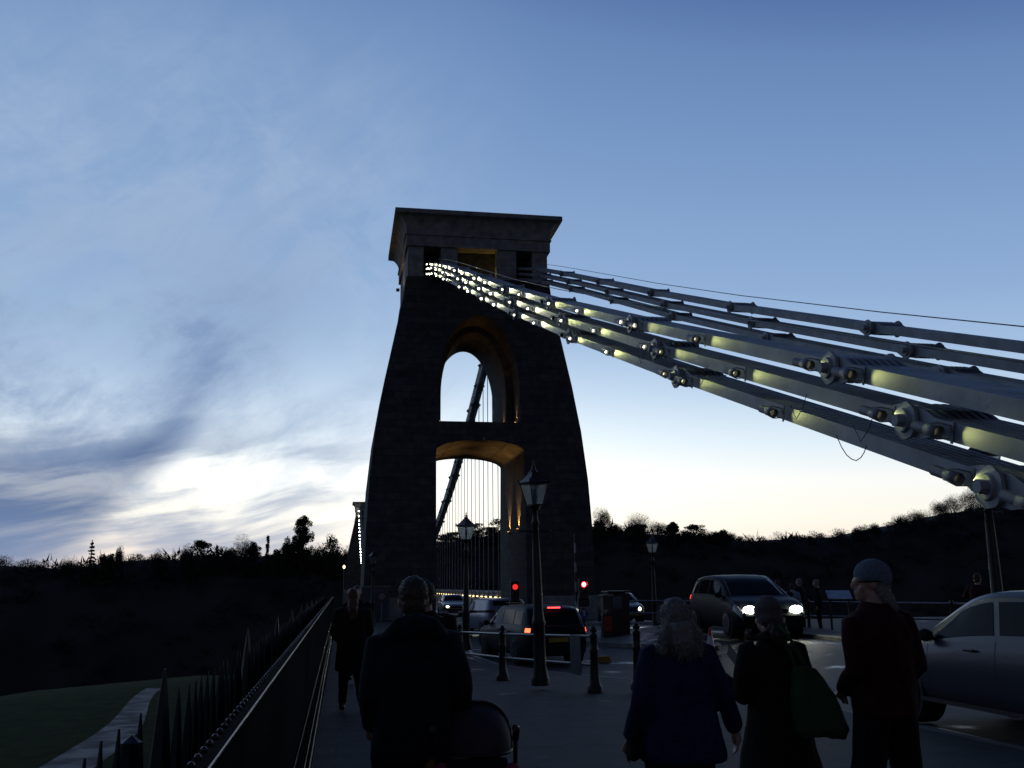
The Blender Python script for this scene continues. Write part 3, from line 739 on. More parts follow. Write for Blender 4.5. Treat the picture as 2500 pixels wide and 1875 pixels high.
TL = [ # x, top y, width in the picture, kind, label
 (200, 1163, 26, 'conifer', 'sparse open conifer with ragged tip, leftmost tree rising from the skyline'),
 (236, 1179, 30, 'round', 'low dark round bush-like tree just right of the sparse conifer'),
 (262, 1175, 22, 'bare', 'small bare forked tree between the dark round bush and the open ridge'),
 (150, 1200, 34, 'bare', 'low bare tree at the left end of the skyline tree row'),
 (346, 1184, 30, 'bare', 'low bare rounded tree alone on the middle of the left ridge'),
 (402, 1172, 34, 'bare', 'bare wispy tree at the left side of the umbrella shaped evergreen'),
 (432, 1164, 50, 'cedar', 'umbrella shaped evergreen with sky between its branches on the left ridge'),
 (470, 1174, 22, 'conifer', 'ragged small conifer right of the umbrella shaped evergreen'),
 (498, 1170, 30, 'bare', 'thin bare tree between ragged conifer and big round bare tree'),
 (525, 1153, 48, 'bare', 'big round bare winter tree in the middle of the left skyline'),
 (549, 1168, 30, 'cedar', 'dark layered tree touching the right side of the round bare tree'),
 (579, 1160, 13, 'thin', 'tiny narrow cypress-like tree standing alone between gaps'),
 (604, 1184, 34, 'round', 'low dark shrubby tree at the left foot of the giant evergreen'),
 (625, 1152, 28, 'round', 'medium dark tree directly left of the tallest evergreen'),
 (657, 1114, 44, 'sequoia', 'tallest evergreen of the skyline, a broad dark column'),
 (690, 1170, 24, 'bare', 'bare shrubby tree between the tallest evergreen and the round dark one'),
 (717, 1145, 48, 'round', 'wide round dark tree close to the distant bridge tower'),
 (746, 1176, 24, 'bare', 'low bare tree beside the left foot of the distant tower'),
 (968, 1150, 56, 'cedar', 'flat topped pine seen low through the road arch, left of the lantern'),
 (1008, 1140, 30, 'round', 'dark tree behind the lantern seen through the road arch'),
 (1040, 1130, 46, 'cedar', 'layered pine just right of the lantern in the road arch'),
 (1073, 1119, 52, 'cedar', 'highest spreading pine seen through the road arch'),
 (1301, 1090, 34, 'bare', 'tall pale bare tree at the right edge of the near tower'),
 (1290, 1122, 36, 'round', 'dark evergreen against the right foot edge of the near tower'),
 (1330, 1128, 30, 'bare', 'low bare tree between tall pale tree and dome shaped bare tree'),
 (1376, 1105, 62, 'bare', 'dome shaped bare tree with fine twigs right of the near tower'),
 (1374, 1124, 40, 'round', 'dark dense tree in front of the dome shaped bare tree'),
 (1425, 1121, 40, 'bare', 'half bare tree between the dome shaped tree and the small pine'),
 (1452, 1129, 26, 'sequoia', 'small pine with bushy top above the far lantern'),
 (1500, 1134, 50, 'cedar', 'broad dark cedar with uneven top on the right skyline'),
 (1533, 1145, 30, 'bare', 'low tree filling the gap between cedar and blunt dark tree'),
 (1558, 1141, 34, 'round', 'blunt dark tree at the right end of the evergreen row'),
 (1850, 1135, 24, 'bare', 'little bare tree poking up halfway along the right ridge'),
 (1892, 1128, 22, 'bare', 'little bare tree on the right ridge before the bare grove'),
 (1945, 1108, 30, 'bare', 'leftmost bare tree of the grove on the right ridge'),
 (1985, 1094, 40, 'bare', 'bare tree with open round crown, second in the right ridge grove'),
 (2030, 1076, 34, 'bare', 'upright bare tree in the middle of the right ridge grove'),
 (2062, 1066, 44, 'bare', 'tall bare tree below the big joint of the lowest chain'),
 (2096, 1050, 44, 'bare', 'spreading bare tree partly hidden behind the big chain joint')]
for i, (x, yt, w, kd, lb) in enumerate(TL):
    Y = 322 if x > 800 else 316
    p = at(x*1.1302, yt*1.1302, Y); zb = hillz(p.x, Y)-.8; wd = (at((x+w/2)*1.1302, yt*1.1302, Y)-at((x-w/2)*1.1302, yt*1.1302, Y)).x
    hv = max(3.0, p.z-zb); ex = hv*.35+1.5; zb -= ex
    make_tree(kd, hv+ex, wd*{'conifer': 1.75, 'thin': 1.3, 'round': 1.5, 'cedar': 1.45, 'sequoia': 1.3, 'bare': 1.25}[kd], {'bare': 'bare_tree', 'round': 'evergreen_tree', 'cedar': 'cedar_tree', 'conifer': 'conifer_tree', 'thin': 'cypress_tree', 'sequoia': 'giant_evergreen'}[kd], (p.x, Y, zb), lb, TG, i)
# the wood itself: countless bare crowns that read as one mass
random.seed(99)
vs = []; fs = []
def clump(c, r, nb, w, ln):
    for i in range(nb):
        a = random.uniform(0, TAU); e = random.uniform(-.1, 1.5); d = Vector((math.cos(a)*math.cos(e), math.sin(a)*math.cos(e), math.sin(e)*.9))
        p = c+d*r*random.uniform(.25, .92); t = (d+rv(.5)).normalized()*ln*random.uniform(.5, 1.2); s = t.cross(rv()).normalized()*w
        k = len(vs); vs.extend((p-s, p+s, p+t)); fs.append((k, k+1, k+2))
for i in range(760):
    x = -250+i*1.1+random.uniform(-1.5, 1.5)
    y = random.uniform(314, 334); r = random.uniform(2.2, 4.2)*(1+.6*noise.noise(Vector((x*.07, 9, 0)))); z = hillz(x, y)
    clump(Vector((x, y, z-.5)), r*.98, 330, .07, .75)
for i in range(1500):
    x = random.uniform(-260, 560); y = random.uniform(262, 326); z = hillz(x, y)
    clump(Vector((x, y, z)), random.uniform(2.5, 5), 26, .32, 2.6)
m = MB(); m.v = vs; m.f = fs; m.sm = [False]*len(fs)
tag(m.build('woodland', M['twig'], fixn=False), 'dark mass of leafless woodland covering the far gorge side', 'woodland', kind='stuff')
# ------------------------------------------------------------------ parapet wall on the left
M['blackgloss'] = mat('wet_black_coping', (.02, .02, .022), .3, var=.3, scale=20, bump=.3, bscale=50)
M['beadgloss'] = mat('wet_glossy_bead', (.05, .05, .055), .16, var=.3, scale=20, bump=.6, bscale=18)
w = empty('parapet_wall', (-.38, 0, 0), 0, 'long black parapet wall along the left edge of the footway', 'wall')
MB().b2((-.07, -8, -3.2), (0, 57.3, 1.06)).build('wall_panel', M['blackwall'], w)
g = MB(); g.b2((-.075, -8, 1.063), (.006, 57.3, 1.085)); g.build('coping', M['blackwall'], w)
MB().tube([(.004, -8, 1.088), (.004, 57.3, 1.088)], .005, 8).build('edge_bead', M['blackgloss'], w)
m = MB()
for i in range(380):
    m.ell((-.055, 1.5+.145*i, 1.092), (.013, .013, .012), 6, 5)
m.build('coping_studs', M['blackgloss'], w)['kind'] = 'stuff'
MB().b2((.003, -8, -.1), (.16, 57, .06)).build('wet_plinth', M['blackwall'], w)
for xx, rr in ((.15, .009), (.108, .006), (.02, .005)): MB().tube([(xx, -8, .062), (xx, 57, .062)], rr, 8).build('plinth_bead', M['beadgloss'], w)
# spiked iron railing outside the wall
f = empty('spiked_railing', (-.85, 0, 0), 0, 'black iron railing of tall tapering spikes just outside the parapet wall', 'railing')
sp_m = MB().lathe([(.046, -2.6), (.044, -.1), (.038, .45), (.026, .80), (.004, 1.08)], n=4, smooth=False, phase=.3).mesh('spike', M['black'])
big_m = MB().lathe([(.13, -2.6), (.12, -.2), (.095, .3), (.055, .8), (.026, 1.1), (.006, 1.25)], n=6, smooth=False).mesh('post', M['black'])
blunt_m = MB().lathe([(.09, -2.6), (.075, .2), (.046, .96), (.046, 1.0), (.0, 1.03)], n=8, smooth=False).mesh('post', M['black'])
y = 2.81; i = 0; rest = MB(); ns = 0
while y < 56:
    k = i % 14
    if i == 6: me, nm = blunt_m, 'post'
    elif k == 8: me, nm = big_m, 'post'
    else: me, nm = sp_m, 'spike'
    if nm == 'post' or ns < 96:
        o = bpy.data.objects.new(nm, me); COL.objects.link(o); o.parent = f; o.location = (random.uniform(-.01, .01), y, random.uniform(-.02, .01)); o.rotation_euler = (random.uniform(-.01, .01), random.uniform(-.012, .012), random.uniform(-.3, .3)); ns += nm == 'spike'
    else: rest.lathe([(.05, -2.6), (.04, .55), (.006, 1.08)], (0, y, 0), 4, False)
    y += {7: .45, 8: .62}.get(k, .275); i += 1
r = rest.build('far_spikes', M['black'], f); r['kind'] = 'stuff'
MB().b2((-.03, 2, .12), (.03, 57, .18)).b2((-.03, 2, -1.4), (.03, 57, -1.34)).build('rail', M['black'], f)

# ------------------------------------------------------------------ street lamps
M['lampglass'] = mat('frosted_lantern_glass', (.42, .48, .55), .4, var=.06)
b_ = M['lampglass'].node_tree.nodes['Principled BSDF']; b_.inputs['Transmission Weight'].default_value = .92; b_.inputs['IOR'].default_value = 1.06
def street_lamp(loc, rz, label, lean=0.0, h=3.72, group='black post lanterns by the roadway'):
    r = empty('street_lamp', loc, rz, label, 'street lamp', group); r.rotation_euler = (0, lean, rz); s = h/3.72
    m = MB().lathe([(.155, 0), (.155, .10), (.14, .14), (.105, .30), (.10, .95), (.118, 1.0), (.10, 1.06), (.085, 1.2), (.066, 2.2), (.05, 2.62), (.075, 2.66), (.05, 2.71), (.038, 2.88), (.10, 2.93), (.10, 2.96)], n=16)
    m.tube([(-.30, 0, 2.52), (.30, 0, 2.52)], .012, 6); m.ell((-.31, 0, 2.52), (.022, .022, .022), 8, 6); m.ell((.31, 0, 2.52), (.022, .022, .022), 8, 6)
    m.build('post', M['black'], r)
    # tapered square lantern: frame bars, four panes, roof with finial
    fr = MB(); z0, z1, a0, a1 = 2.97, 3.34, .10, .175
    for sx in (-1, 1):
        for sy in (-1, 1): fr.tube([(sx*a0, sy*a0, z0), (sx*a1, sy*a1, z1)], .011, 4, True, False)
    fr.loft([[Vector((a*x, a*y, z)) for x, y in ((-1, -1), (1, -1), (1, 1), (-1, 1))] for a, z in ((a0+.012, z0-.012), (a0+.012, z0+.012))], True, False)
    fr.build('lantern_frame', M['black'], r)
    rf = MB().loft([[Vector((a*x, a*y, z)) for x, y in ((-1, -1), (1, -1), (1, 1), (-1, 1))] for a, z in ((a1+.03, z1-.01), (a1+.035, z1+.02), (a1-.01, z1+.05), (.10, 3.47), (.075, 3.50), (.07, 3.53))], True, False)
    rf.lathe([(.08, 3.53), (.06, 3.56), (.025, 3.60), (.035, 3.63), (.012, 3.66), (.02, 3.69), (.003, 3.74)], n=10)
    for sx in (-1, 1):
        for sy in (-1, 1): rf.lathe([(.012, z1+.02), (.018, z1+.05), (.004, z1+.09)], (sx*(a1+.02), sy*(a1+.02), 0), 6)
    rf.build('lantern_roof', M['black'], r)
    for k in range(4):
        a = k*math.pi/2; c, s_ = math.cos(a), math.sin(a)
        q = [(-a0, -a0, z0), (a0, -a0, z0), (a1, -a1, z1), (-a1, -a1, z1)]
        vs = [Vector((x*c-y*s_, x*s_+y*c, z)) for x, y, z in q]; vs = [v+Vector((0, 0, 0)) for v in vs]
        inn = [Vector((v.x*.975, v.y*.975, v.z)) for v in vs]
        MB().add(vs+inn, [(0, 1, 2, 3), (7, 6, 5, 4), (0, 4, 5, 1), (1, 5, 6, 2), (2, 6, 7, 3), (3, 7, 4, 0)]).build('pane', M['lampglass'], r)
    MB().lathe([(.02, 2.97), (.02, 3.08), (.03, 3.1), (.03, 3.22), (.01, 3.26)], n=8).build('burner', M['irondark'], r)
    r.scale = (s, s, s); return r
street_lamp((3.31, 16.3, 0), .35, 'tall black lamp post nearest the camera, in front of the dark estate car', -.022)
q = at(1138, 1300, 29.5); street_lamp((q.x, 29.5, gz(q.x, 29.5)), .6, 'black lamp post whose lantern stands out against the sky inside the road arch', 0, 4.08)
q = at(912, 1345, 50); street_lamp((q.x, 50, -.2), .4, 'dim lantern post at the left foot of the near tower')
q = at(1592, 1331, 38); street_lamp((q.x, 38, -.1), .4, 'slim lantern post right of the tower, against the dark wooded hill')
q = at(2434, 1440, 13.2); street_lamp((q.x, 13.2, -.0), .4, 'lamp post at the far right, its lantern hidden behind the chains', .0, 3.9)
# ------------------------------------------------------------------ bollards with rails
def bollard(loc, label, rz=0, h=1.0):
    o = MB().lathe([(.125, 0), (.125, .09), (.105, .12), (.085, .17), (.072, .30), (.064, .62), (.075, .645), (.064, .67), (.056, .86), (.074, .885), (.05, .905), (.035, .915), (.058, .95), (.06, .975), (.035, 1.015), (.0, 1.03)], n=14).build('bollard', M['black'])
    o.location = loc; o.rotation_euler = (0, 0, rz); o.scale = (1, 1, h); return tag(o, label, 'bollard', 'round topped cast iron bollards')
BP = [(4.0, 15.4, 'bollard at the right end of the railing right of the near lamp post'), (3.1, 18.9, 'second railing bollard, left of the near lamp post'), (2.6, 21.6, 'third railing bollard, beside the shoulder of the man with the pushchair'), (2.15, 24.4, 'last railing bollard, mostly hidden behind the man with the pushchair')]
for x, y, l in BP: bollard((x, y, gz(x, y)), 'black iron '+l)
q = at(1111, 1504, 25.4); bollard((q.x, 25.4, gz(q.x, 25.4)), 'free standing black bollard with a ball top behind the railing')
q = atz(1553, 1524, 1.0); bollard((q.x, q.y, 0), 'free standing black bollard behind the left sleeve of the blue coat')
def rail(pts, label, r=.024, zs=(.86, .42), name='rail', group=None):
    m = MB()
    for z in zs: m.tube([(x, y, gz(x, y)+z) for x, y in pts], r, 10)
    return m
for i in range(3):
    a, b = BP[i], BP[i+1]; r_ = empty('tubular_railing', (a[0], a[1], 0), 0, ['two-bar railing between the near lamp post and its bollards', 'two-bar railing section in front of the front wheel of the dark estate car', 'two-bar railing section ending behind the man with the pushchair'][i], 'railing', 'tubular rails between bollards')
    for z in (.86, .42):
        MB().tube([(0, 0, gz(a[0], a[1])+z), (b[0]-a[0], b[1]-a[1], gz(b[0], b[1])+z)], .024, 10).build('bar', M['wetrail'] if 'wetrail' in M else mat('grey_wet_rail', (.10, .11, .13), .3, metal=.3), r_)
        M.setdefault('wetrail', r_.children[0].data.materials[0] if r_.children else bpy.data.materials['grey_wet_rail'])
# small grey sign plate hung on the railing
p = MB().box((0, 0, 0), (.36, .015, .62)).build('sign_plate', mat('grey_sign_back', (.10, .11, .12), .5)); p.location = (3.83, 15.95, .50); p.rotation_euler = (0, 0, math.atan2(3.5, -.9)+math.pi); tag(p, 'plain grey plate fixed to the railing beside its right end bollard', 'sign')
# far railing by the viewpoint
FR = [(10.9, 37.5), (12.4, 36.0), (13.9, 33.9), (15.5, 31.0), (16.5, 28.6), (17.6, 26.2), (18.6, 23.6), (19.6, 21), (20.6, 18.4)]
fr = empty('viewpoint_railing', (0, 0, 0), 0, 'long grey two-bar railing on the far side of the road', 'railing')
for z in (.98, .52): MB().tube([(x, y, z) for x, y in FR], .03, 8).build('bar', M['wetrail'], fr)
for x, y in FR: MB().lathe([(.10, 0), (.08, .1), (.055, .2), (.05, .92), (.07, .96), (.07, 1.02), (.03, 1.08)], (x, y, 0), 10).build('post', M['black'], fr)
# ------------------------------------------------------------------ traffic signals, barriers, kiosk
def signal(px, py, Y, label, strong, d=.2):
    q = at(px, py, Y); g0 = gz(q.x, Y); r = empty('traffic_signal', (q.x, Y, g0), 0, label, 'traffic light', 'red traffic signals at the bridge entrance'); z = q.z-g0
    MB().cyl((0, .08, 0), (0, .08, z+.1), .045, n=10).build('post', M['black'], r)
    h = MB(); h.box((0, .02, z-.16), (.32, .18, .72)); h.build('signal_head', M['black'], r, bevel=.03)
    for k, zz in enumerate((z, z-.24)):
        v = MB(); n = 12
        for ring in (.115,): 
            rg = [[Vector((ring*math.cos(a), yy, zz+ring*math.sin(a))) for a in [R(-10)+R(200)*i/n for i in range(n+1)]] for yy in (-.07, -.20)]
            v.loft(rg, False, True, closed=False)
        v.build('visor', M['black'], r, fixn=False)
        ln_ = MB().cyl((0, -.072, zz), (0, -.082, zz), .098, .09, 20).build('lens', (M['redlens'] if strong else M['reddim2']) if k == 0 else M['trim'], r)
        if strong and k == 0: MB().cyl((0, -.083, zz), (0, -.089, zz), .066, .05, 20).build('lamp_core', M['redcore'], ln_)
    if strong:
        l = bpy.data.lights.new('signal_glow', 'SPOT'); l.energy = 14; l.color = (1, .04, .02); l.spot_size = R(150); l.spot_blend = 1; l.shadow_soft_size = 0; o = bpy.data.objects.new('signal_glow', l); COL.objects.link(o); o.parent = r; o.location = (0, -.13, z); o.rotation_euler = (R(90), 0, 0)
    # white edged black board below
    MB().box((0, -.02, z-.62), (.44, .03, .32)).build('board', M['black'], r)
    b = MB()
    for c, s in (((0, -.038, z-.475), (.44, .006, .022)), ((0, -.038, z-.765), (.44, .006, .022)), ((-.209, -.038, z-.62), (.022, .006, .268)), ((.209, -.038, z-.62), (.022, .006, .268))): b.box(c, s)
    b.build('board_border', mat('white_sign_edge', (.5, .5, .52), .5), r)
    return r, z
M['redlens'] = mat('lit_red_signal_lens', (.5, .02, .01), .3, emit=(1, .03, .04), estr=2.2)
M['redcore'] = mat('glaring_red_core', (.5, .2, .2), .3, emit=(1, .55, .55), estr=6)
M['reddim2'] = mat('dim_red_signal_lens', (.5, .02, .01), .3, emit=(1, .03, .03), estr=1.0)
signal(1257, 1433, 34.6, 'traffic signal with dim red light left of the near lamp post', False)
sg, z = signal(1424, 1427, 33.0, 'traffic signal with glaring red light right of the near lamp post', True)
# round blue arrow plate under the brighter signal
MB().cyl((0, -.03, z-.98), (0, -.045, z-.98), .15, n=24).build('blue_disc', mat('blue_sign_face', (.012, .05, .25), .4), sg)
a = MB().prism([(-.09, z-.90-.02), (-.03, z-.90-.02), (-.03, z-1.06), (.03, z-1.06), (.03, z-.92), (.09, z-.92), (0, z-.86)][::1], -.052, -.047); a.build('white_arrow', mat('white_sign_arrow', (.45, .45, .48), .5), sg)
# barriers
M['redband'] = mat('red_band', (.07, .015, .014), .5); M['whiteband'] = mat('white_band', (.40, .40, .42), .5)
def barrier(loc, up, label, L=3.0, rz=0.0):
    r = empty('barrier', loc, rz, label, 'barrier', 'striped toll barriers')
    MB().box((0, 0, .5), (.32, .36, 1.0)).build('cabinet', M['black'], r, bevel=.02)
    arm = MB(); band = MB(); e = .34
    for i in range(int(L/e)):
        m = arm if i % 2 == 0 else band
        if up: m.box((0, -.22, .95+e*(i+.5)), (.06, .05, e-.002))
        else: m.box((-e*(i+.5), -.22, .95), (e-.002, .05, .09))
    a = arm.build('barrier_arm', M['whiteband'], r); band.build('red_bands', M['redband'], a)
    MB().ell((0, -.30, .98), (.06, .06, .06), 12, 8).build('end_lamp', mat('barrier_lamp', (.6, .6, .55), .3, emit=(1, .95, .85), estr=.45), r)
q = at(1403, 1455, 34.5); barrier((q.x, 34.5, gz(q.x, 34.5)), True, 'toll barrier with its striped arm raised upright beside the glaring red signal', 3.0)
q = at(1272, 1470, 36); barrier((q.x, 36, gz(q.x, 36)), False, 'toll barrier with its striped arm lowered across the lane under the arch', 3.2)
# kiosk and ticket machine
def kiosk(px, py, Y, label, w, d, h, name='toll_kiosk'):
    q = at(px, py, Y); r = empty(name, (q.x, Y, gz(q.x, Y)), 0, label, 'kiosk', 'machines and kiosk on the kerbed island'); return r
k = kiosk(1505, 1500, 33.5, 'dark toll kiosk with small glazed panel on the kerbed island', .8, .8, 2)
MB().box((0, 0, .72), (.74, .8, 1.44)).build('cabin', M['black'], k, bevel=.02); MB().box((0, 0, 1.48), (.84, .9, .07)).build('roof', M['black'], k, bevel=.02)
MB().box((-.08, -.405, 1.12), (.34, .012, .42)).build('window', mat('kiosk_glass', (.10, .13, .16), .1), k)
k = kiosk(1480, 1480, 33.2, 'ticket machine with red front panel and pale hood left of the kiosk', .4, .4, 1.5, 'ticket_machine')
MB().box((0, 0, .40), (.34, .34, .80)).build('cabinet', M['black'], k, bevel=.02)
MB().box((0, -.176, .48), (.28, .012, .50)).build('front_panel', mat('red_panel', (.30, .02, .012), .5), k)
MB().b2((-.15, -.15, .803), (.15, .15, 1.40)).build('machine_head', mat('olive_metal', (.05, .055, .045), .5), k)
MB().b2((-.2, -.24, 1.403), (.2, .18, 1.46)).build('hood', mat('pale_hood', (.3, .3, .27), .5), k, bevel=.01)
MB().add([(-.22, -.2, .95), (.02, -.2, .95), (-.10, -.2, .78), (-.22, -.23, .95), (.02, -.23, .95), (-.10, -.23, .78)], [(0, 1, 2), (5, 4, 3), (0, 3, 4, 1), (1, 4, 5, 2), (2, 5, 3, 0)]).build('funnel', mat('pale_funnel', (.3, .3, .3), .5), k)
# traffic cones
def cone(x, y, z, label, s=1.0):
    r = empty('traffic_cone', (x, y, z), .3, label, 'traffic cone', 'traffic cones on the road'); p = lambda t: .135*(1-t)+.028*t
    MB().box((0, 0, .02), (.40, .40, .04)).build('cone_base', M['trim'], r, bevel=.01)
    MB().lathe([(p(0), .041), (p(.32), .25)]+[(p(.32), .251)], n=16).build('lower_band', M['coneo'], r)
    MB().lathe([(p(.32), .252), (p(.72), .52)], n=16).build('reflective_band', M['conew'], r)
    MB().lathe([(p(.72), .521), (p(1), .73)], n=16).build('tip', M['coneo'], r); r.scale = (s, s, s)
M['coneo'] = mat('orange_red_cone', (.50, .05, .015), .5); M['conew'] = mat('white_cone_band', (.65, .65, .68), .4)
q = at(1734, 1556, 24.6); cone(q.x, 24.6, gz(q.x, 24.6)-.11, 'red and white traffic cone between the blue-coat woman and the oncoming car')
# low yellow kerb markers
for px, py, l in ((1471, 1592, 'low yellow kerb marker by the bollard at the end of the railing'), (1800, 1568, 'low yellow kerb marker below the left headlight of the oncoming car')):
    q = atz(px, py, -.1); o = MB().prism([(-.22, 0), (.22, 0), (.16, .16), (-.16, .16)], -.06, .06).build('kerb_marker', mat('dull_yellow', (.30, .15, .02), .5)); o.location = (q.x, q.y, gz(q.x, q.y)-.11); tag(o, l, 'marker')
# information board on legs
q = at(2048, 1452, 28.8); r = empty('information_board', (q.x, 28.8, 0), R(-18), 'tilted pale blue information board on legs behind the far railing', 'information board')
zt = q.z; rt = Matrix.Rotation(R(28), 3, 'X')
MB().box((0, 0, zt), (.72, .52, .03), rt).build('panel', mat('pale_panel', (.42, .50, .62), .25), r); MB().box((0, 0, zt-.03), (.76, .56, .026), rt).build('frame', M['black'], r)
for s in (-.28, .28): MB().box((s, .02, (zt-.06)/2), (.06, .06, zt-.06)).build('leg', M['black'], r)
# blue notice boards and round sign at the left foot of the tower
q = at(912, 1480, 56.6); r = empty('notice_board', (q.x, 56.4, -.25), 0, 'dim blue notice panel at the foot of the left tower leg', 'notice board')
MB().box((0, 0, 1.0), (1.7, .06, 1.7)).build('panel', mat('dull_blue_panel', (.04, .055, .10), .5), r); MB().box((0, 0, 1.9), (1.8, .1, .05)).build('frame', M['irondark'], r)
for s in (-.8, .8): MB().box((s, .06, .9), (.06, .06, 1.9)).build('leg', M['irondark'], r)
q = at(932, 1456, 54); r = empty('round_sign', (q.x, 54, -.25), 0, 'round red edged prohibition sign at the foot of the left tower leg', 'sign')
MB().cyl((0, 0, q.z+.25), (0, -.012, q.z+.25), .25, n=28).build('red_ring', M['redband'], r); MB().cyl((0, -.014, q.z+.25), (0, -.02, q.z+.25), .18, n=28).build('face', mat('dim_white_face', (.2, .2, .2), .5), r); MB().cyl((0, .03, 0), (0, .03, q.z+.5), .03, n=8).build('post', M['irondark'], r)
# distant lit lamp on the far hillside and pale houses among the trees
q = at(840, 1384, 255); o = MB().ell((0, 0, 0), (.28, .28, .42), 10, 8).build('lantern', mat('far_lit_lantern', (.5, .3, .1), .4, emit=(1, .72, .40), estr=6)); r = empty('street_lamp', (q.x, 255, q.z-6), 0, 'tiny lit orange lamp low on the far gorge side', 'street lamp'); o.parent = r; o.location = (0, 0, 6); MB().cyl((0, 0, -8), (0, 0, 5.6), .08, n=6).build('post', M['irondark'], r)
# ------------------------------------------------------------------ cars
def paint(name, col, metal=.4, sp_=.3): 
    m = mat(name, col, .3 if sp_ > .2 else .5, metal=metal, var=.06, scale=30, coat=.08, spec=sp_); return m
def catmull(pts, x):
    xs = [p[0] for p in pts]
    if x <= xs[0]: return pts[0][1]
    if x >= xs[-1]: return pts[-1][1]
    for i in range(len(pts)-1):
        if x <= xs[i+1]:
            t = (x-xs[i])/(xs[i+1]-xs[i]); p1 = pts[i][1]; p2 = pts[i+1][1]
            m1 = (p2-(pts[i-1][1] if i else p1))/(xs[i+1]-(xs[i-1] if i else xs[i]))*(xs[i+1]-xs[i]); m2 = ((pts[i+2][1] if i+2 < len(pts) else p2)-p1)/((xs[i+2] if i+2 < len(pts) else xs[i+1])-xs[i])*(xs[i+1]-xs[i])
            d = (p2-p1); lim = 3*abs(d)
            m1 = max(-lim, min(lim, m1)) if d*m1 > 0 else 0; m2 = max(-lim, min(lim, m2)) if d*m2 > 0 else 0
            return (2*t**3-3*t*t+1)*p1+(t**3-2*t*t+t)*m1+(-2*t**3+3*t*t)*p2+(t**3-t*t)*m2
class Car:
    """x runs from the rear bumper (0) to the nose (L); y to the car's left; z up"""
    def __init__(s, L, W, belt, roof, pl, rw=.80, low=.22):
        s.L, s.W, s.belt, s.roof, s.pl, s.rw, s.low = L, W/2, belt, roof, pl, rw, low
    def ring(s, x, n=30):
        L = s.L; e = min(x, L-x); tp = 1-.16*(1-min(1, e/.55))**2.2; tpz = (1-min(1, e/.18))**2
        w = s.W*tp; zb = catmull(s.belt, x); zr = max(catmull(s.roof, x), zb+.02); zl = s.low+.06*tpz
        g = min(1, max(0, (zr-zb)/.42)); rw = w*(s.rw*g+.93*(1-g)); re = zr-.055*g-.008
        P = [(0, zl), (w*.86, zl), (w*.95, zl+.06), (w*.985, zl+.2), (w, zl+(zb-zl)*.55), (w*.985, zb-.13), (w*.955, zb-.015), (w*.94*g+(1-g)*w*.90, zb+.004), (rw+(w*.94-rw)*.04, re-.03*g), (rw*.93, re+(zr-re)*.55), (rw*.7, zr-.012*g), (0, zr)]
        return P
    def pt(s, x, k, side):        # k: fractional index along the ring profile
        P = s.ring(x); i = min(int(k), len(P)-2); t = k-i
        return Vector((x, side*(P[i][0]*(1-t)+P[i+1][0]*t), P[i][1]*(1-t)+P[i+1][1]*t))
    def body(s, root, m):
        xs = [0, .02, .06, .12]+[.12+(s.L-.24)*i/64 for i in range(1, 64)]+[s.L-.12, s.L-.06, s.L-.02, s.L]
        rings = []
        for x in xs:
            P = s.ring(x); rings.append([Vector((x, y, z)) for y, z in P]+[Vector((x, -y, z)) for y, z in P[-2:0:-1]])
        return MB().loft(rings, True, True).build('body', m, root)
    def panel(s, name, m, root, f, u0, u1, v0, v1, nu=14, nv=8, off=.006):
        """glass or trim panel lying just proud of the body: f(u,v)->point"""
        vs = []; 
        for i in range(nu+1):
            for j in range(nv+1): vs.append(f(u0+(u1-u0)*i/nu, v0+(v1-v0)*j/nv))
        nr = []
        for i in range(nu+1):
            for j in range(nv+1):
                a = vs[min(i+1, nu)*(nv+1)+j]-vs[max(i-1, 0)*(nv+1)+j]; b = vs[i*(nv+1)+min(j+1, nv)]-vs[i*(nv+1)+max(j-1, 0)]
                q = a.cross(b); q = q.normalized() if q.length > 1e-9 else Vector((0, 0, 1))
                c = vs[i*(nv+1)+j]-Vector((s.L/2, 0, .5)); nr.append(q if q.dot(c) > 0 else -q)
        o = [v+n*off for v, n in zip(vs, nr)]; fs = [(i*(nv+1)+j, i*(nv+1)+j+1, (i+1)*(nv+1)+j+1, (i+1)*(nv+1)+j) for i in range(nu) for j in range(nv)]
        return MB().add(o, fs, True).build(name, m, root, fixn=False)
    def side(s, name, root, x0, x1, top0, top1, side, m, base0=0, base1=0):
        """side window between belt and roof edge; slanted front/rear edges through x shift with height"""
        def f(u, v):
            a = x0+top0*v; b = x1+top1*v; x = a+(b-a)*u; return s.pt(x, 7.12+.80*v, side)
        return s.panel(name, m, root, f, 0, 1, 0, 1)
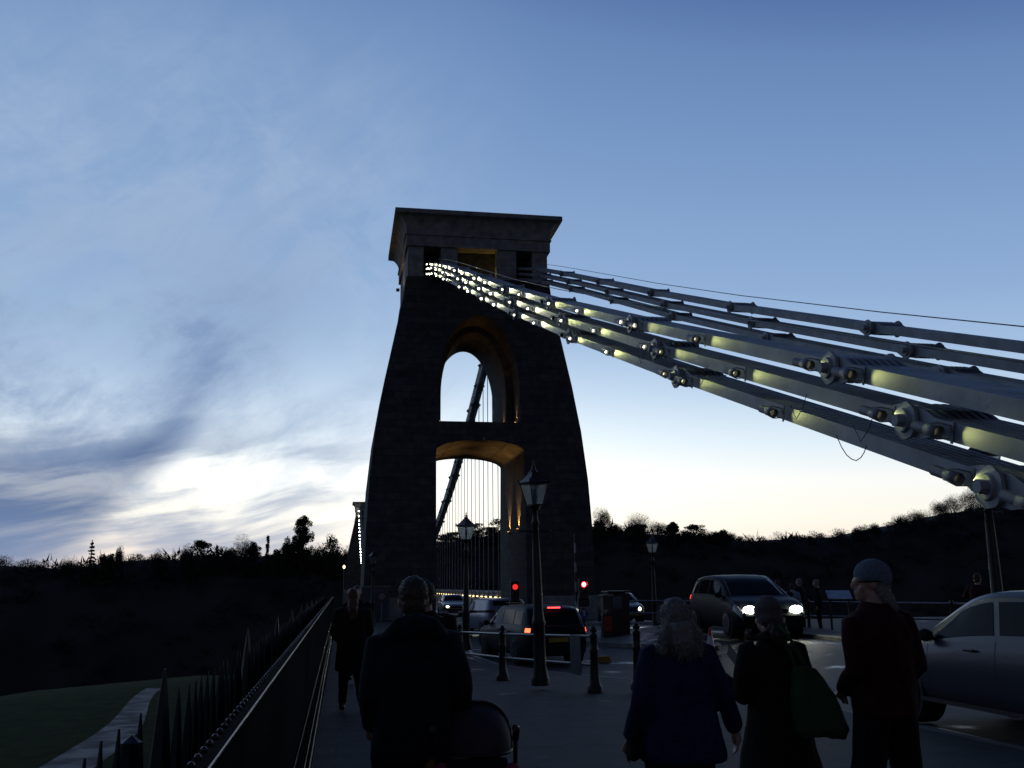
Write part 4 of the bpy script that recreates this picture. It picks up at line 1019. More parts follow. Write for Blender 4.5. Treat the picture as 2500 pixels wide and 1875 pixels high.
def wheels(car, root, xs, r=.32, tw=.2):
    for x in xs:
        for sd in (-1, 1):
            y = sd*(car.W-.02)
            MB().cyl((x, y-sd*.3, r+.02), (x, y+sd*.012, r+.02), r+.055, n=28).build('wheel_arch', M['trim'], root)
            w = empty('wheel', (x, y, r)); w.parent = root
            t = MB(); t.lathe([(r-.09, -tw/2), (r-.02, -tw/2), (r, -tw/2+.03), (r, tw/2-.03), (r-.02, tw/2), (r-.09, tw/2)], n=28); t.xf(Matrix.Rotation(R(90), 4, 'X') if sd > 0 else Matrix.Rotation(R(90), 4, 'X')); t.xf(Matrix.Translation((0, -sd*(tw/2-.035), 0))); t.build('tyre', M['tyre'], w)
            h = MB(); h.cyl((0, sd*.015, 0), (0, sd*.03, 0), .05, n=12); h.lathe([(r-.10, -.01), (r-.08, .01), (r-.10, .014)], n=28)
            for k in range(7): h.box((math.cos(TAU*k/7)*(r-.09)/2, 0, math.sin(TAU*k/7)*(r-.09)/2), (r-.1, .03, .045), Matrix.Rotation(-TAU*k/7, 3, 'Y'))
            rim = MB(); rim.lathe([(r-.10, 0), (r-.075, .02), (r-.11, .024)], n=28); rim.xf(Matrix.Rotation(R(90), 4, 'X')); 
            h2 = MB(); h2.v = [v+Vector((0, sd*.02, 0)) for v in rim.v]; h2.f = rim.f; h2.sm = rim.sm
            for k in range(7): h2.box((math.cos(TAU*k/7)*(r-.09)/2, sd*.03, math.sin(TAU*k/7)*(r-.09)/2), (r-.1, .03, .045), Matrix.Rotation(-TAU*k/7, 3, 'Y'))
            h2.cyl((0, sd*.02, 0), (0, sd*.05, 0), .05, n=12); h2.build('rim', M['alloy'], w)
def mirror(car, root, x, m):
    for sd in (-1, 1):
        p = car.pt(x, 7.2, sd); MB().ell(p+Vector((0, sd*.11, .04)), (.06, .10, .07), 12, 8).cyl(p+Vector((0, -.01*sd, -.01)), p+Vector((0, sd*.06, .02)), .02, n=6).build('wing_mirror', m, root)
def glare(root, loc, aim, e, size, col=(1, .95, .8)):
    spot('head_beam', loc, aim, e, size, col, root, .6, .05)
def lens_panel(car, name, m, root, xa, xb, ka, kb, sd, off=.012): return car.panel(name, m, root, lambda u, v: car.pt(xa+(xb-xa)*u, ka+(kb-ka)*v, sd), 0, 1, 0, 1, 6, 5, off)
M['redunlit'] = mat('unlit_red_lens', (.12, .008, .006), .25)
M['headlit'] = mat('lit_headlamp', (.9, .9, .9), .2, emit=(1, .99, .78), estr=60)
M['headsmall'] = mat('weak_headlamp', (.9, .9, .9), .2, emit=(1, .86, .62), estr=5)
M['lampclear'] = mat('clear_lamp_glass', (.35, .36, .38), .08, spec=.8)
M['plate'] = mat('yellow_plate', (.35, .24, .02), .5); M['platew'] = mat('white_plate', (.4, .4, .4), .5)
# 1. silver car passing on the right, heading for the bridge
def hatch(name, loc, rz, label, pm, scale=1.0, big=False):
    pass
root = empty('stand_in_car' if False else 'silver_car', (0, 0, 0), 0, 'silver hatchback driving past at the right edge, heading for the bridge', 'car')
c = Car(4.15, 1.74, [(0, .96), (1, .99), (2.2, .95), (3.1, .88), (3.7, .80), (4.0, .66), (4.15, .50)], [(0, .98), (.10, 1.12), (.32, 1.36), (.7, 1.455), (1.3, 1.49), (1.9, 1.48), (2.35, 1.38), (2.75, 1.17), (3.18, .93), (3.6, .84), (4.0, .68), (4.15, .52)], None, .76, .24)
sil = paint('silver_car_paint', (.055, .056, .075), .15)
c.body(root, sil)
for sd in (-1, 1):
    c.side('side_window', root, 1.72, 3.02, .12, -.62, sd, M['glass']); c.side('side_window', root, .78, 1.62, -.02, .12, sd, M['glass']); c.side('side_window', root, .36, .70, .10, -.02, sd, M['glass'])
    MB().b2((.75, sd*(c.W-.02), .255), (3.35, sd*(c.W-.005), .30)).build('sill_trim', M['trim'], root)
    for x in (1.05, 2.05): MB().box((x, sd*(c.W+.012), .86), (.17, .03, .028)).build('door_handle', sil, root, bevel=.008)
    for x in (1.66, 2.86): c.panel('door_gap', M['trim'], root, lambda u, v: c.pt(x+.008*u, 2.2+4.6*v, sd), 0, 1, 0, 1, 2, 16, .003)
    lens_panel(c, 'tail_light', M['redunlit'], root, .02, .22, 5.0, 6.6, sd); lens_panel(c, 'headlight', M['lampclear'], root, 3.75, 4.08, 5.0, 6.7, sd)
c.panel('windscreen', M['glass'], root, lambda u, v: c.pt(2.45+.62*u, 9.6+1.4*abs(v), 1 if v > 0 else -1), 0, 1, -1, 1, 8, 12)
c.panel('rear_window', M['glass'], root, lambda u, v: c.pt(.13+.24*u, 9.6+1.4*abs(v), 1 if v > 0 else -1), 0, 1, -1, 1, 6, 12)
wheels(c, root, (.72, 3.38)); mirror(c, root, 2.80, M['trim'])
# nose towards +Y; the sight line through the door sill fixes its side
root.location = (7.06+.92, 8.1, -.07); root.rotation_euler = (0, 0, R(90)+R(.5)); root.scale = (1.05, 1.05, 1.07)
# 2. dark estate car with brake lights, waiting at the barrier
root = empty('dark_estate_car', (0, 0, 0), 0, 'dark blue estate car with glowing brake lights waiting behind the near lamp post', 'car')
c = Car(4.5, 1.76, [(0, .92), (1, .93), (2.6, .90), (3.5, .86), (4.1, .78), (4.4, .62), (4.5, .50)], [(0, .94), (.08, 1.0), (.22, 1.18), (.42, 1.38), (.8, 1.44), (1.6, 1.46), (2.3, 1.45), (2.8, 1.36), (3.2, 1.12), (3.5, .93), (4.0, .83), (4.4, .64), (4.5, .52)], None, .80, .22)
dp = paint('dark_blue_car_paint', (.008, .011, .018), .0, .15); c.body(root, dp)
for sd in (-1, 1):
    c.side('side_window', root, 2.1, 3.36, .04, -.48, sd, M['glass']); c.side('side_window', root, 1.15, 2.02, .03, .04, sd, M['glass']); c.side('side_window', root, .42, 1.07, .14, .02, sd, M['glass'])
    lens_panel(c, 'tail_light', M['taillit'] if 'taillit' in M else M.setdefault('taillit', mat('lit_tail_lamp', (.5, .02, .01), .3, emit=(1, .10, .035), estr=4.5)), root, .0+.015, .20, 5.15, 6.0, sd)
    lens_panel(c, 'headlight', M['lampclear'], root, 4.1, 4.42, 5.1, 6.6, sd)
    for x in (1.35, 2.3): MB().box((x, sd*(c.W+.01), .80), (.16, .03, .028)).build('door_handle', dp, root, bevel=.008)
c.panel('rear_window', M['glass'], root, lambda u, v: c.pt(.07+.30*u, 9.0+2.0*abs(v), 1 if v > 0 else -1), 0, 1, -1, 1, 6, 12)
c.panel('windscreen', M['glass'], root, lambda u, v: c.pt(2.72+.62*u, 9.4+1.6*abs(v), 1 if v > 0 else -1), 0, 1, -1, 1, 8, 12)
MB().box((.30, 0, 1.395), (.02, .34, .035)).build('high_brake_light', M['highbrake'] if 'highbrake' in M else mat('lit_high_brake_lamp', (.5, .02, .02), .3, emit=(1, .06, .06), estr=3.2), root)
MB().box((-.012, 0, .62), (.02, .52, .11)).build('number_plate', M['plate'], root)
for sd in (-1, 1): MB().cyl((1.0, sd*.52, 1.50), (2.6, sd*.52, 1.49), .014, n=6).build('roof_rail', M['trim'], root)
wheels(c, root, (.85, 3.55)); mirror(c, root, 3.22, dp)
q = at(1363, 1530, 24.6); root.location = (q.x, 24.6, -.37); root.rotation_euler = (0, 0, R(90)+R(8)); root.scale = (1.02, 1.02, 1.02)
# 3. dark hatchback coming off the bridge, both headlights on
root = empty('oncoming_car', (0, 0, 0), 0, 'dark hatchback coming towards the camera with two dazzling headlights', 'car')
c = Car(4.15, 1.76, [(0, .98), (1, .98), (2.5, .94), (3.2, .90), (3.75, .80), (4.05, .64), (4.15, .50)], [(0, 1.0), (.10, 1.14), (.30, 1.38), (.7, 1.47), (1.4, 1.51), (2.0, 1.49), (2.5, 1.36), (2.95, 1.12), (3.22, .97), (3.7, .85), (4.05, .66), (4.15, .52)], None, .78, .22)
gp = paint('dark_green_car_paint', (.008, .011, .013), .0, .12); c.body(root, gp)
for sd in (-1, 1):
    c.side('side_window', root, 1.75, 3.05, .04, -.50, sd, M['glass']); c.side('side_window', root, .9, 1.67, .0, .04, sd, M['glass']); c.side('side_window', root, .40, .82, .12, .0, sd, M['glass'])
    lens_panel(c, 'headlight', M['lampclear'], root, 3.78, 4.10, 4.9, 6.7, sd)
    h = MB().ell((4.10, sd*.56, .66), (.05, .155, .09), 12, 8).build('headlamp_bulb', M['headlit'], root)
    glare(root, (4.18, sd*.56, .66), (8.0, sd*.60, .45), 28, 75)
    lens_panel(c, 'tail_light', M['reddim'], root, .02, .24, 5.2, 6.7, sd)
c.panel('windscreen', M['glass'], root, lambda u, v: c.pt(2.42+.72*u, 9.2+1.8*abs(v), 1 if v > 0 else -1), 0, 1, -1, 1, 8, 12)
MB().box((4.14, 0, .62), (.03, .7, .10)).build('grille', M['trim'], root); MB().box((4.155, 0, .42), (.02, .52, .11)).build('number_plate', M['platew'], root)
wheels(c, root, (.78, 3.36)); mirror(c, root, 2.90, gp)
q = at(1893, 1499, 26.6); root.rotation_euler = (0, 0, R(-92)); root.location = (q.x+.1, 26.6+4.6, .08); root.scale = (1.12, 1.24, 1.20)
# 4. small pale car far off on the bridge
root = empty('distant_car', (0, 0, 0), 0, 'small saloon with weak headlights approaching on the bridge roadway', 'car')
c = Car(4.3, 1.74, [(0, .92), (1, .95), (2.5, .92), (3.4, .86), (4.0, .74), (4.3, .5)], [(0, .94), (.3, 1.0), (.7, 1.1), (1.1, 1.36), (1.7, 1.42), (2.2, 1.40), (2.7, 1.2), (3.1, .96), (3.6, .86), (4.1, .7), (4.3, .52)], None, .78, .22)
pp = paint('pale_car_paint', (.30, .31, .33), .4); c.body(root, pp)
for sd in (-1, 1):
    c.side('side_window', root, 1.9, 2.95, .04, -.42, sd, M['glass']); c.side('side_window', root, 1.0, 1.82, .2, .04, sd, M['glass'])
    MB().ell((4.22, sd*.58, .64), (.04, .11, .07), 12, 8).build('headlight', M['headsmall'], root)
c.panel('windscreen', M['glass'], root, lambda u, v: c.pt(2.35+.62*u, 9.2+1.8*abs(v), 1 if v > 0 else -1), 0, 1, -1, 1, 8, 12)
MB().box((4.30, 0, .60), (.03, .8, .12)).build('grille', M['trim'], root); wheels(c, root, (.8, 3.45)); mirror(c, root, 2.75, pp)
q = at(1113, 1470, 66); root.rotation_euler = (0, 0, R(-90)); root.location = (q.x, 70, -.36)
# 5. pale van queueing ahead of the estate car
root = empty('pale_car', (0, 0, 0), 0, 'pale blue car with black windows queueing under the dim red signal', 'car')
c = Car(4.2, 1.74, [(0, .92), (1, .94), (2.5, .92), (3.3, .88), (3.8, .78), (4.1, .62), (4.2, .5)], [(0, .95), (.06, 1.2), (.18, 1.40), (.5, 1.46), (1.4, 1.48), (2.2, 1.46), (2.7, 1.32), (3.2, 1.04), (3.5, .90), (3.9, .82), (4.1, .66), (4.2, .52)], None, .84, .24)
vp = paint('pale_blue_van_paint', (.20, .23, .30), .1); c.body(root, vp)
for sd in (-1, 1):
    c.side('side_window', root, 2.05, 3.3, .04, -.5, sd, M['glass']); lens_panel(c, 'headlight', M['lampclear'], root, 3.85, 4.12, 5.0, 6.6, sd); lens_panel(c, 'tail_light', M['redunlit'], root, .02, .12, 5.0, 7.6, sd)
c.panel('rear_window', M['glass'], root, lambda u, v: c.pt(.065+.09*u, 9.0+2.0*abs(v), 1 if v > 0 else -1), 0, 1, -1, 1, 6, 12)
c.panel('windscreen', M['glass'], root, lambda u, v: c.pt(2.62+.72*u, 9.2+1.8*abs(v), 1 if v > 0 else -1), 0, 1, -1, 1, 8, 12)
wheels(c, root, (.8, 3.4)); mirror(c, root, 3.05, vp)
q = at(1240, 1500, 37.5); root.rotation_euler = (0, 0, R(90+7)); root.location = (q.x, 37.5, -.33)
# 6. stand-in car beyond the far pavement, its lit lamps imitate two reflections
root = empty('stand_in_car', (0, 0, 0), 0, 'dark stand-in car whose two small white lights imitate reflections beyond the kiosk', 'car')
c = Car(4.2, 1.75, [(0, .92), (1, .95), (2.5, .92), (3.3, .86), (3.9, .74), (4.2, .5)], [(0, .94), (.2, 1.1), (.5, 1.36), (1.4, 1.42), (2.1, 1.40), (2.6, 1.2), (3.0, .96), (3.6, .86), (4.0, .7), (4.2, .52)], None, .78, .22)
bp_ = paint('black_car_paint', (.012, .012, .013), .2); c.body(root, bp_)
for sd in (-1, 1):
    c.side('side_window', root, 1.8, 2.85, .04, -.42, sd, M['glass']); MB().ell((4.13, sd*.58, .66), (.03, .075, .095), 12, 8).build('headlight', M['headsmall'], root)
c.panel('windscreen', M['glass'], root, lambda u, v: c.pt(2.28+.62*u, 9.2+1.8*abs(v), 1 if v > 0 else -1), 0, 1, -1, 1, 8, 12)
MB().box((4.22, 0, .40), (.03, 1.3, .06)).build('bumper_strip', M['yline'], root); wheels(c, root, (.8, 3.4)); mirror(c, root, 2.7, bp_)
q = at(1558, 1469, 46); root.rotation_euler = (0, 0, R(-95)); root.location = (q.x-.2, 50, -.2)
# ------------------------------------------------------------------ people
class Fig(MB):
    def limb(s, pts, rs, n=12): return s.tube(pts, rs, n)
def remesh(mb, name, m, parent, vox, smooth=6, fold=0.0, fs=7.0, seed=0, noise_z=1.0, dec=None):
    me = mb.mesh(name+'_src', None); tmp = bpy.data.objects.new('tmp', me); COL.objects.link(tmp)
    r = tmp.modifiers.new('r', 'REMESH'); r.mode = 'VOXEL'; r.voxel_size = vox; r.use_smooth_shade = True
    q = tmp.modifiers.new('s', 'SMOOTH'); q.factor = .5; q.iterations = smooth
    dg = bpy.context.evaluated_depsgraph_get(); out = bpy.data.meshes.new_from_object(tmp.evaluated_get(dg)); bpy.data.objects.remove(tmp); bpy.data.meshes.remove(me)
    out.name = name
    if fold:
        nr = [v.normal.copy() for v in out.vertices]
        for v, n_ in zip(out.vertices, nr):
            p = Vector((v.co.x*fs, v.co.y*fs, v.co.z*fs*noise_z+seed*7.3)); v.co += n_*fold*(noise.noise(p)+.5*noise.noise(p*2.3))
    for p in out.polygons: p.use_smooth = True
    out.materials.clear(); out.materials.append(m)
    o = bpy.data.objects.new(name, out); COL.objects.link(o)
    if parent: o.parent = parent
    return o
def V(*a): return Vector(a)
def section(c, rx, ry, n=20, p=2.4):
    out = []
    for k in range(n):
        a = TAU*k/n; ca, sa = math.cos(a), math.sin(a)
        out.append(V(c[0]+rx*math.copysign(abs(ca)**(2/p), ca), c[1]+ry*math.copysign(abs(sa)**(2/p), sa), c[2]))
    return out
def hand(m, wrist, d, palm_n, curl=.5, s=1.0, thumb_side=1):
    """palm with four fingers of different length and a thumb leaving its side"""
    d = d.normalized(); side = d.cross(palm_n).normalized()*thumb_side; nrm = side.cross(d).normalized()*thumb_side
    pc = wrist+d*.05*s
    m.tube([wrist-d*.01, wrist+d*.03*s, wrist+d*.085*s], [.024*s, .036*s, .036*s], 10, flat=.55)
    for i, (o, L) in enumerate(((.028, .072), (.010, .080), (-.009, .074), (-.027, .058))):
        b = wrist+d*.085*s+side*o*s; p1 = b+(d*.5+nrm*curl*.35).normalized()*L*.45*s; p2 = p1+(d*(1-curl)+nrm*curl*1.1).normalized()*L*.32*s; p3 = p2+(d*(1-1.5*curl)+nrm*curl*1.5).normalized()*L*.25*s
        m.tube([b-d*.02*s, b, p1, p2, p3], [.0095*s, .0095*s, .009*s, .008*s, .0065*s], 8)
    b = wrist+d*.03*s+side*.026*s; m.tube([b, b+(d*.5+side*.7)*.035*s, b+(d*.9+side*.45+nrm*.3)*.062*s], [.012*s, .011*s, .008*s], 8)
def person(loc, rz, H, label, sp):
    """figure facing local +y; sp: dict of pose and clothing. All lengths for 1.75 m, scaled by H"""
    k = H/1.75; vox = sp.get('vox', .011)
    hx = sp.get('head_turn', 0.0); lean = sp.get('lean', .02); st = sp.get('stout', 1.0); sh = sp.get('shoulder', .20)
    hip = V(0, 0, .93); neck = V(0, lean, 1.45); hc = V(sp.get('head_dx', 0), lean+.03, 1.625)
    b = Fig()
    rt = Matrix.Rotation(hx, 3, 'Z')
    def hp(x, y, z): return hc+rt @ V(x, y, z)
    def he(c, r): b.ell(hp(*c), r, 18, 12, rt)
    he((0, -.008, .025), (.077, .098, .10)); he((0, .03, -.05), (.058, .068, .065)); he((0, .062, -.085), (.032, .03, .025))
    he((0, .096, -.012), (.014, .022, .026)); he((0, .085, .02), (.05, .018, .012)); he((0, .082, -.055), (.027, .018, .010)); he((0, .080, -.068), (.023, .016, .008))
    for sx in (-1, 1):
        he((sx*.078, -.005, -.005), (.010, .022, .034)); he((sx*.045, .06, -.03), (.022, .02, .022)); he((sx*.031, .088, .004), (.013, .008, .008))
    b.limb([V(0, lean-.02, 1.40), V(0, lean, 1.50), hc+V(0, -.01, -.06)], [.066*st, .058, .056])
    b.loft([section((0, 0, .88), .15*st, .10*st), section((0, 0, 1.0), .145*st, .105*st), section((0, .01, 1.12), .13*st, .10*st), section((0, lean, 1.28), .155*st, .115*st), section((0, lean, 1.40), .16*st, .09), section((0, lean, 1.46), .07, .06)])
    arms = sp['arms']; legs = sp['legs']; coat = Fig()
    cm = sp.get('sleeve_r', .062); clen = sp.get('cuff', .93)
    for sd, (el_, wr) in zip((-1, 1), arms):
        shp = V(sd*sh, lean, 1.405); el_ = V(*el_); wr = V(*wr)
        b.limb([shp, shp.lerp(el_, .5), el_, el_.lerp(wr, .5), wr], [.055, .047, .042, .038, .027])
        d = (wr-el_).normalized(); hd_ = V(*sp.get('hand_dir', {}).get(sd, tuple(d))); hand(b, wr, hd_, V(-sd, .1, 0), sp.get('curl', .45), 1.0, 1 if sd < 0 else -1)
        cuff = el_.lerp(wr, clen)
        coat.limb([shp+V(-sd*.03, 0, .0), shp, shp.lerp(el_, .5), el_, el_.lerp(cuff, .5), cuff], [cm*1.1, cm*1.22, cm*1.12, cm*1.02, cm*.94, cm*.82], 14)
    tr = Fig(); shoes = []
    trr = sp.get('trouser', (.098, .078, .066, .060))
    tr.loft([section((0, 0, .84), .155*st, .12*st), section((0, 0, .95), .165*st, .12*st), section((0, 0, 1.04), .15*st, .11*st)])
    for sd, (kn, an, toe) in zip((-1, 1), legs):
        hp_ = V(sd*.09, 0, .90); kn = V(*kn); an = V(*an)
        b.limb([hp_, hp_.lerp(kn, .5), kn, kn.lerp(an, .35), an], [.085, .072, .052, .052, .036]); td = V(*toe).normalized()
        b.limb([an+V(0, 0, -.03)-td*.03, an+V(0, 0, -.05)+td*.09], [.034, .026])
        tr.limb([hp_+V(0, 0, .03), hp_.lerp(kn, .5), kn, kn.lerp(an, .5), an+V(0, 0, .0)], [trr[0]*1.02*st, trr[0]*.92*st, trr[1], trr[2], trr[3]], 14)
        s = Fig(); c = an+V(0, 0, -.05)
        s.limb([c-td*.075, c-td*.02, c+td*.07, c+td*.15, c+td*.185], [.035, .046, .042, .036, .022], 12); s.limb([an+V(0, 0, .05), c], [.05, .045], 12); shoes.append(s)
    body = remesh(b, 'person', M['skin'], None, sp.get('bvox', .0085), 2)
    body.location = loc; body.rotation_euler = (0, 0, rz); body.scale = (k, k, k)
    tag(body, label, 'person')
    remesh(tr, 'trousers', sp['trm'], body, vox, 4, .010, 9, 1, .5)
    for i, s in enumerate(shoes): remesh(s, 'shoe', sp.get('shoem', M['shoe']), body, .010, 3)
    # coat: torso loft joined with the sleeves
    secs = sp['coat']; coat.loft([section((c[3] if len(c) > 3 else 0, (c[4] if len(c) > 4 else 0)+lean*max(0, (c[0]-.9)/.5), c[0]), c[1], c[2]) for c in secs])
    for e in sp.get('coat_extra', []):
        if e[0] == 'ell': coat.ell(V(*e[1]), e[2], 16, 10)
        else: coat.limb([V(*p) for p in e[1]], e[2], 12)
    remesh(coat, sp.get('coat_name', 'coat'), sp['cm'], body, vox, sp.get('csmooth', 6), sp.get('fold', .016), 5.5, hash(label) % 5 if False else len(label) % 7, .55)
    def strands(src, mt, n, L):
        """loose hair standing away from the head"""
        vv = src.data.vertices; vs = []; fs = []; rs = random.Random(4)
        for i in range(n):
            v = vv[rs.randrange(len(vv))]; s_ = Vector((rs.uniform(-1, 1), rs.uniform(-1, 1), rs.uniform(-1, 1)))
            d = (v.normal*.8+V(0, -.1, -.9)+s_*.5).normalized()*L*rs.uniform(.5, 1.3); w_ = d.cross(s_).normalized()*.0011; a = v.co-v.normal*.004; m_ = a+d*.5+v.normal*L*.18; k_ = len(vs)
            vs.extend((a-w_, a+w_, m_+w_*.8, m_-w_*.8, a+d)); fs.extend(((k_, k_+1, k_+2, k_+3), (k_+3, k_+2, k_+4)))
        MB().add(vs, fs).build('loose_strands', mt, src, fixn=False)
    for nm, mt, els, vx, fo, fq in sp.get('extras', []):
        e = Fig()
        for x in els:
            if x[0] == 'ell': e.ell(V(*x[1]), x[2], 18, 12)
            elif x[0] == 'hell': e.ell(hp(*x[1]), x[2], 18, 12, rt)
            elif x[0] == 'tube': e.limb([V(*p) for p in x[1]], x[2], 12)
            elif x[0] == 'loft': e.loft([section(c[0], c[1], c[2], 20, 3.2) for c in x[1]])
        ho = remesh(e, nm, mt, body, vx, 2, fo, fq, 3, 1)
        if nm == 'hair' and vx < .0135: strands(ho, mt, 2600 if fo > .01 else 1500, .055 if fo > .01 else .018)
    return body
M['shoe'] = mat('dark_leather_shoe', (.015, .013, .012), .45)
M['navy'] = mat('black_navy_cloth', (.012, .014, .020), .9, var=.3, scale=30, spec=.2); M['bluecoat'] = mat('blue_wool_cloth', (.014, .019, .062), .95, var=.25, scale=30, spec=.2)
M['darkcoat'] = mat('black_brown_cloth', (.018, .015, .013), .95, var=.3, scale=30, spec=.2); M['redcoat'] = mat('dark_red_cloth', (.034, .007, .008), .9, var=.3, scale=25, spec=.2)
M['trous'] = mat('black_trouser_cloth', (.012, .012, .014), .95, var=.3, scale=30, spec=.2); M['redtrous'] = mat('dark_maroon_cloth', (.035, .012, .014), .95, var=.3, scale=30, spec=.2)
M['greyhair'] = mat('grey_hair', (.20, .19, .17), .6, var=.35, scale=40, stretch=(6, 6, .6)); M['brownhair'] = mat('brown_hair', (.05, .03, .018), .55, var=.35, scale=40, stretch=(6, 6, .6))
M['redhair'] = mat('auburn_hair', (.10, .035, .015), .55, var=.35, scale=40, stretch=(6, 6, .6))
M['beaniegrey'] = mat('blue_grey_knit', (.13, .16, .20), .95, var=.2, scale=60); M['beaniestripe'] = mat('brown_grey_knit', (.10, .075, .075), .95, var=.3, scale=18, stretch=(.2, .2, 1.6))
M['bluetop'] = mat('pale_blue_jacket', (.22, .32, .45), .9); M['blackband'] = mat('black_knit_band', (.01, .01, .012), .95)
M['lightblue'] = mat('lilac_blue_cloth', (.09, .10, .26), .9)
def std(**k):
    d = dict(arms=[((-.25, -.02, 1.10), (-.27, .05, .86)), ((.25, -.02, 1.10), (.27, .05, .86))],
             legs=[((-.10, .02, .50), (-.10, -.02, .09), (0, 1, 0)), ((.10, .02, .50), (.10, .0, .09), (0, 1, 0))],
             coat=[(.80, .20, .15), (.95, .20, .15), (1.12, .185, .14), (1.28, .205, .145), (1.38, .20, .12), (1.45, .12, .09), (1.49, .075, .075)],
             trm=M['trous'], cm=M['navy'])
    d.update(k); return d
def pos(px, depth):          # stand a person on the sight line of an image column, at a distance along the ground
    d = FW*FPX+RR*(px-1250)+UU*(937.5-1432); h = V(d.x, d.y, 0).normalized(); f = V(FW.x, FW.y, 0).normalized(); return CP.x*0+h.x*depth/h.dot(f), h.y*depth/h.dot(f)
def shorthair(m): return ('hair', m, [('hell', (0, -.02, .04), (.084, .098, .098)), ('hell', (0, -.05, -.02), (.072, .065, .075))], .009, .006, 60)
# 1 man with the pushchair
x, y = pos(1010, 5.25)
person((x, y, 0), 0, 1.665, 'broad man in dark hooded jacket seen from behind, right hand on the pushchair', std(
    stout=1.08, shoulder=.185, lean=.0, curl=.62, sleeve_r=.066, vox=.011,
    arms=[((-.235, -.03, 1.12), (-.215, .12, .94)), ((.27, -.02, 1.14), (.295, .12, .96))],
    hand_dir={1: (.2, .9, -.35)},
    legs=[((-.13, .05, .50), (-.15, -.04, .09), (-.15, 1, 0)), ((.14, .0, .50), (.16, -.10, .10), (.15, 1, 0))], trouser=(.115, .098, .088, .084),
    coat=[(.79, .215, .16), (.88, .215, .165), (1.05, .212, .165), (1.22, .222, .165), (1.34, .218, .15), (1.42, .17, .13), (1.47, .12, .10), (1.52, .085, .09)],
    coat_extra=[('tube', [(-.15, -.05, 1.41), (-.08, -.11, 1.48), (0, -.13, 1.50), (.08, -.11, 1.48), (.15, -.05, 1.41)], [.05, .066, .072, .066, .05]), ('tube', [(-.10, .02, 1.50), (-.09, -.05, 1.50), (0, -.085, 1.50), (.09, -.05, 1.50), (.10, .02, 1.50)], [.03, .036, .038, .036, .03])],
    extras=[shorthair(M['brownhair'])]))
# 2 woman in blue coat with loose grey hair
x, y = pos(1648, 5.75)
person((x, y, 0), R(-2), 1.53, 'woman in wide blue coat with loose grey hair walking away', std(
    stout=1.1, shoulder=.185, lean=.02, sleeve_r=.070, cm=M['bluecoat'], trm=M['redtrous'], fold=.02,
    arms=[((-.27, -.05, 1.12), (-.33, .06, .86)), ((.29, -.04, 1.13), (.40, .10, .90))], hand_dir={1: (.15, .1, -1)},
    legs=[((-.11, .06, .50), (-.12, -.03, .09), (0, 1, 0)), ((.10, -.02, .50), (.10, -.16, .12), (0, 1, 0))], trouser=(.12, .11, .098, .092),
    coat=[(.74, .275, .20, .01), (.78, .28, .21, .01), (.92, .268, .20), (1.08, .235, .175), (1.25, .225, .165), (1.36, .205, .14), (1.44, .13, .10), (1.49, .085, .085)],
    extras=[('hair', M['greyhair'], [('hell', (0, -.02, .03), (.098, .112, .108)), ('hell', (0, -.05, -.06), (.108, .09, .12)), ('tube', [(-.05, -.04, 1.60), (-.10, -.05, 1.50), (-.12, -.06, 1.40)], [.05, .052, .025]), ('tube', [(.05, -.04, 1.60), (.11, -.05, 1.50), (.13, -.06, 1.38)], [.05, .052, .02]), ('tube', [(0, -.09, 1.60), (0, -.12, 1.48), (.02, -.12, 1.40)], [.07, .075, .045])], .008, .012, 30),
            ('under_layer', M['darkcoat'], [('loft', [((-.05, 0, .62), .19, .15), ((-.04, 0, .74), .22, .17), ((0, 0, .85), .20, .15)])], .012, .02, 8)]))
# 3 woman in dark flared coat with striped beanie
x, y = pos(1878, 6.25)
person((x, y, 0), R(4), 1.515, 'woman in dark knee-length coat and striped beanie, holding a phone', std(
    stout=1.02, shoulder=.185, lean=.01, sleeve_r=.066, cm=M['darkcoat'], head_dx=-.012, fold=.016,
    arms=[((-.27, .02, 1.07), (-.32, .22, 1.20)), ((.25, -.03, 1.12), (.27, .10, .90))], hand_dir={-1: (.0, .5, .9)},
    legs=[((-.08, .02, .50), (-.09, -.03, .09), (0, 1, 0)), ((.09, .03, .50), (.09, .04, .09), (0, 1, 0))], trouser=(.095, .075, .066, .062),
    coat=[(.53, .30, .22), (.56, .305, .225), (.72, .265, .20), (.90, .225, .165), (1.06, .195, .145), (1.25, .205, .145), (1.37, .20, .125), (1.44, .12, .09), (1.49, .085, .085)],
    coat_extra=[('tube', [(-.10, .02, 1.49), (-.07, -.06, 1.50), (0, -.09, 1.51), (.07, -.06, 1.50), (.10, .02, 1.49)], [.035, .042, .046, .042, .035])],
    extras=[('beanie', M['beaniestripe'], [('hell', (0, -.02, .045), (.10, .115, .115)), ('hell', (0, -.05, -.005), (.093, .09, .07))], .008, .004, 40),
            ('hair', M['brownhair'], [('tube', [(0, -.07, 1.58), (0, -.09, 1.50), (0, -.08, 1.44)], [.07, .075, .05])], .010, .01, 30),
            ('back_tab', M['lightblue'] if False else M['greyhair'], [('tube', [(.10, -.178, .95), (.115, -.185, .89)], [.018, .018])], .008, 0, 1)]))
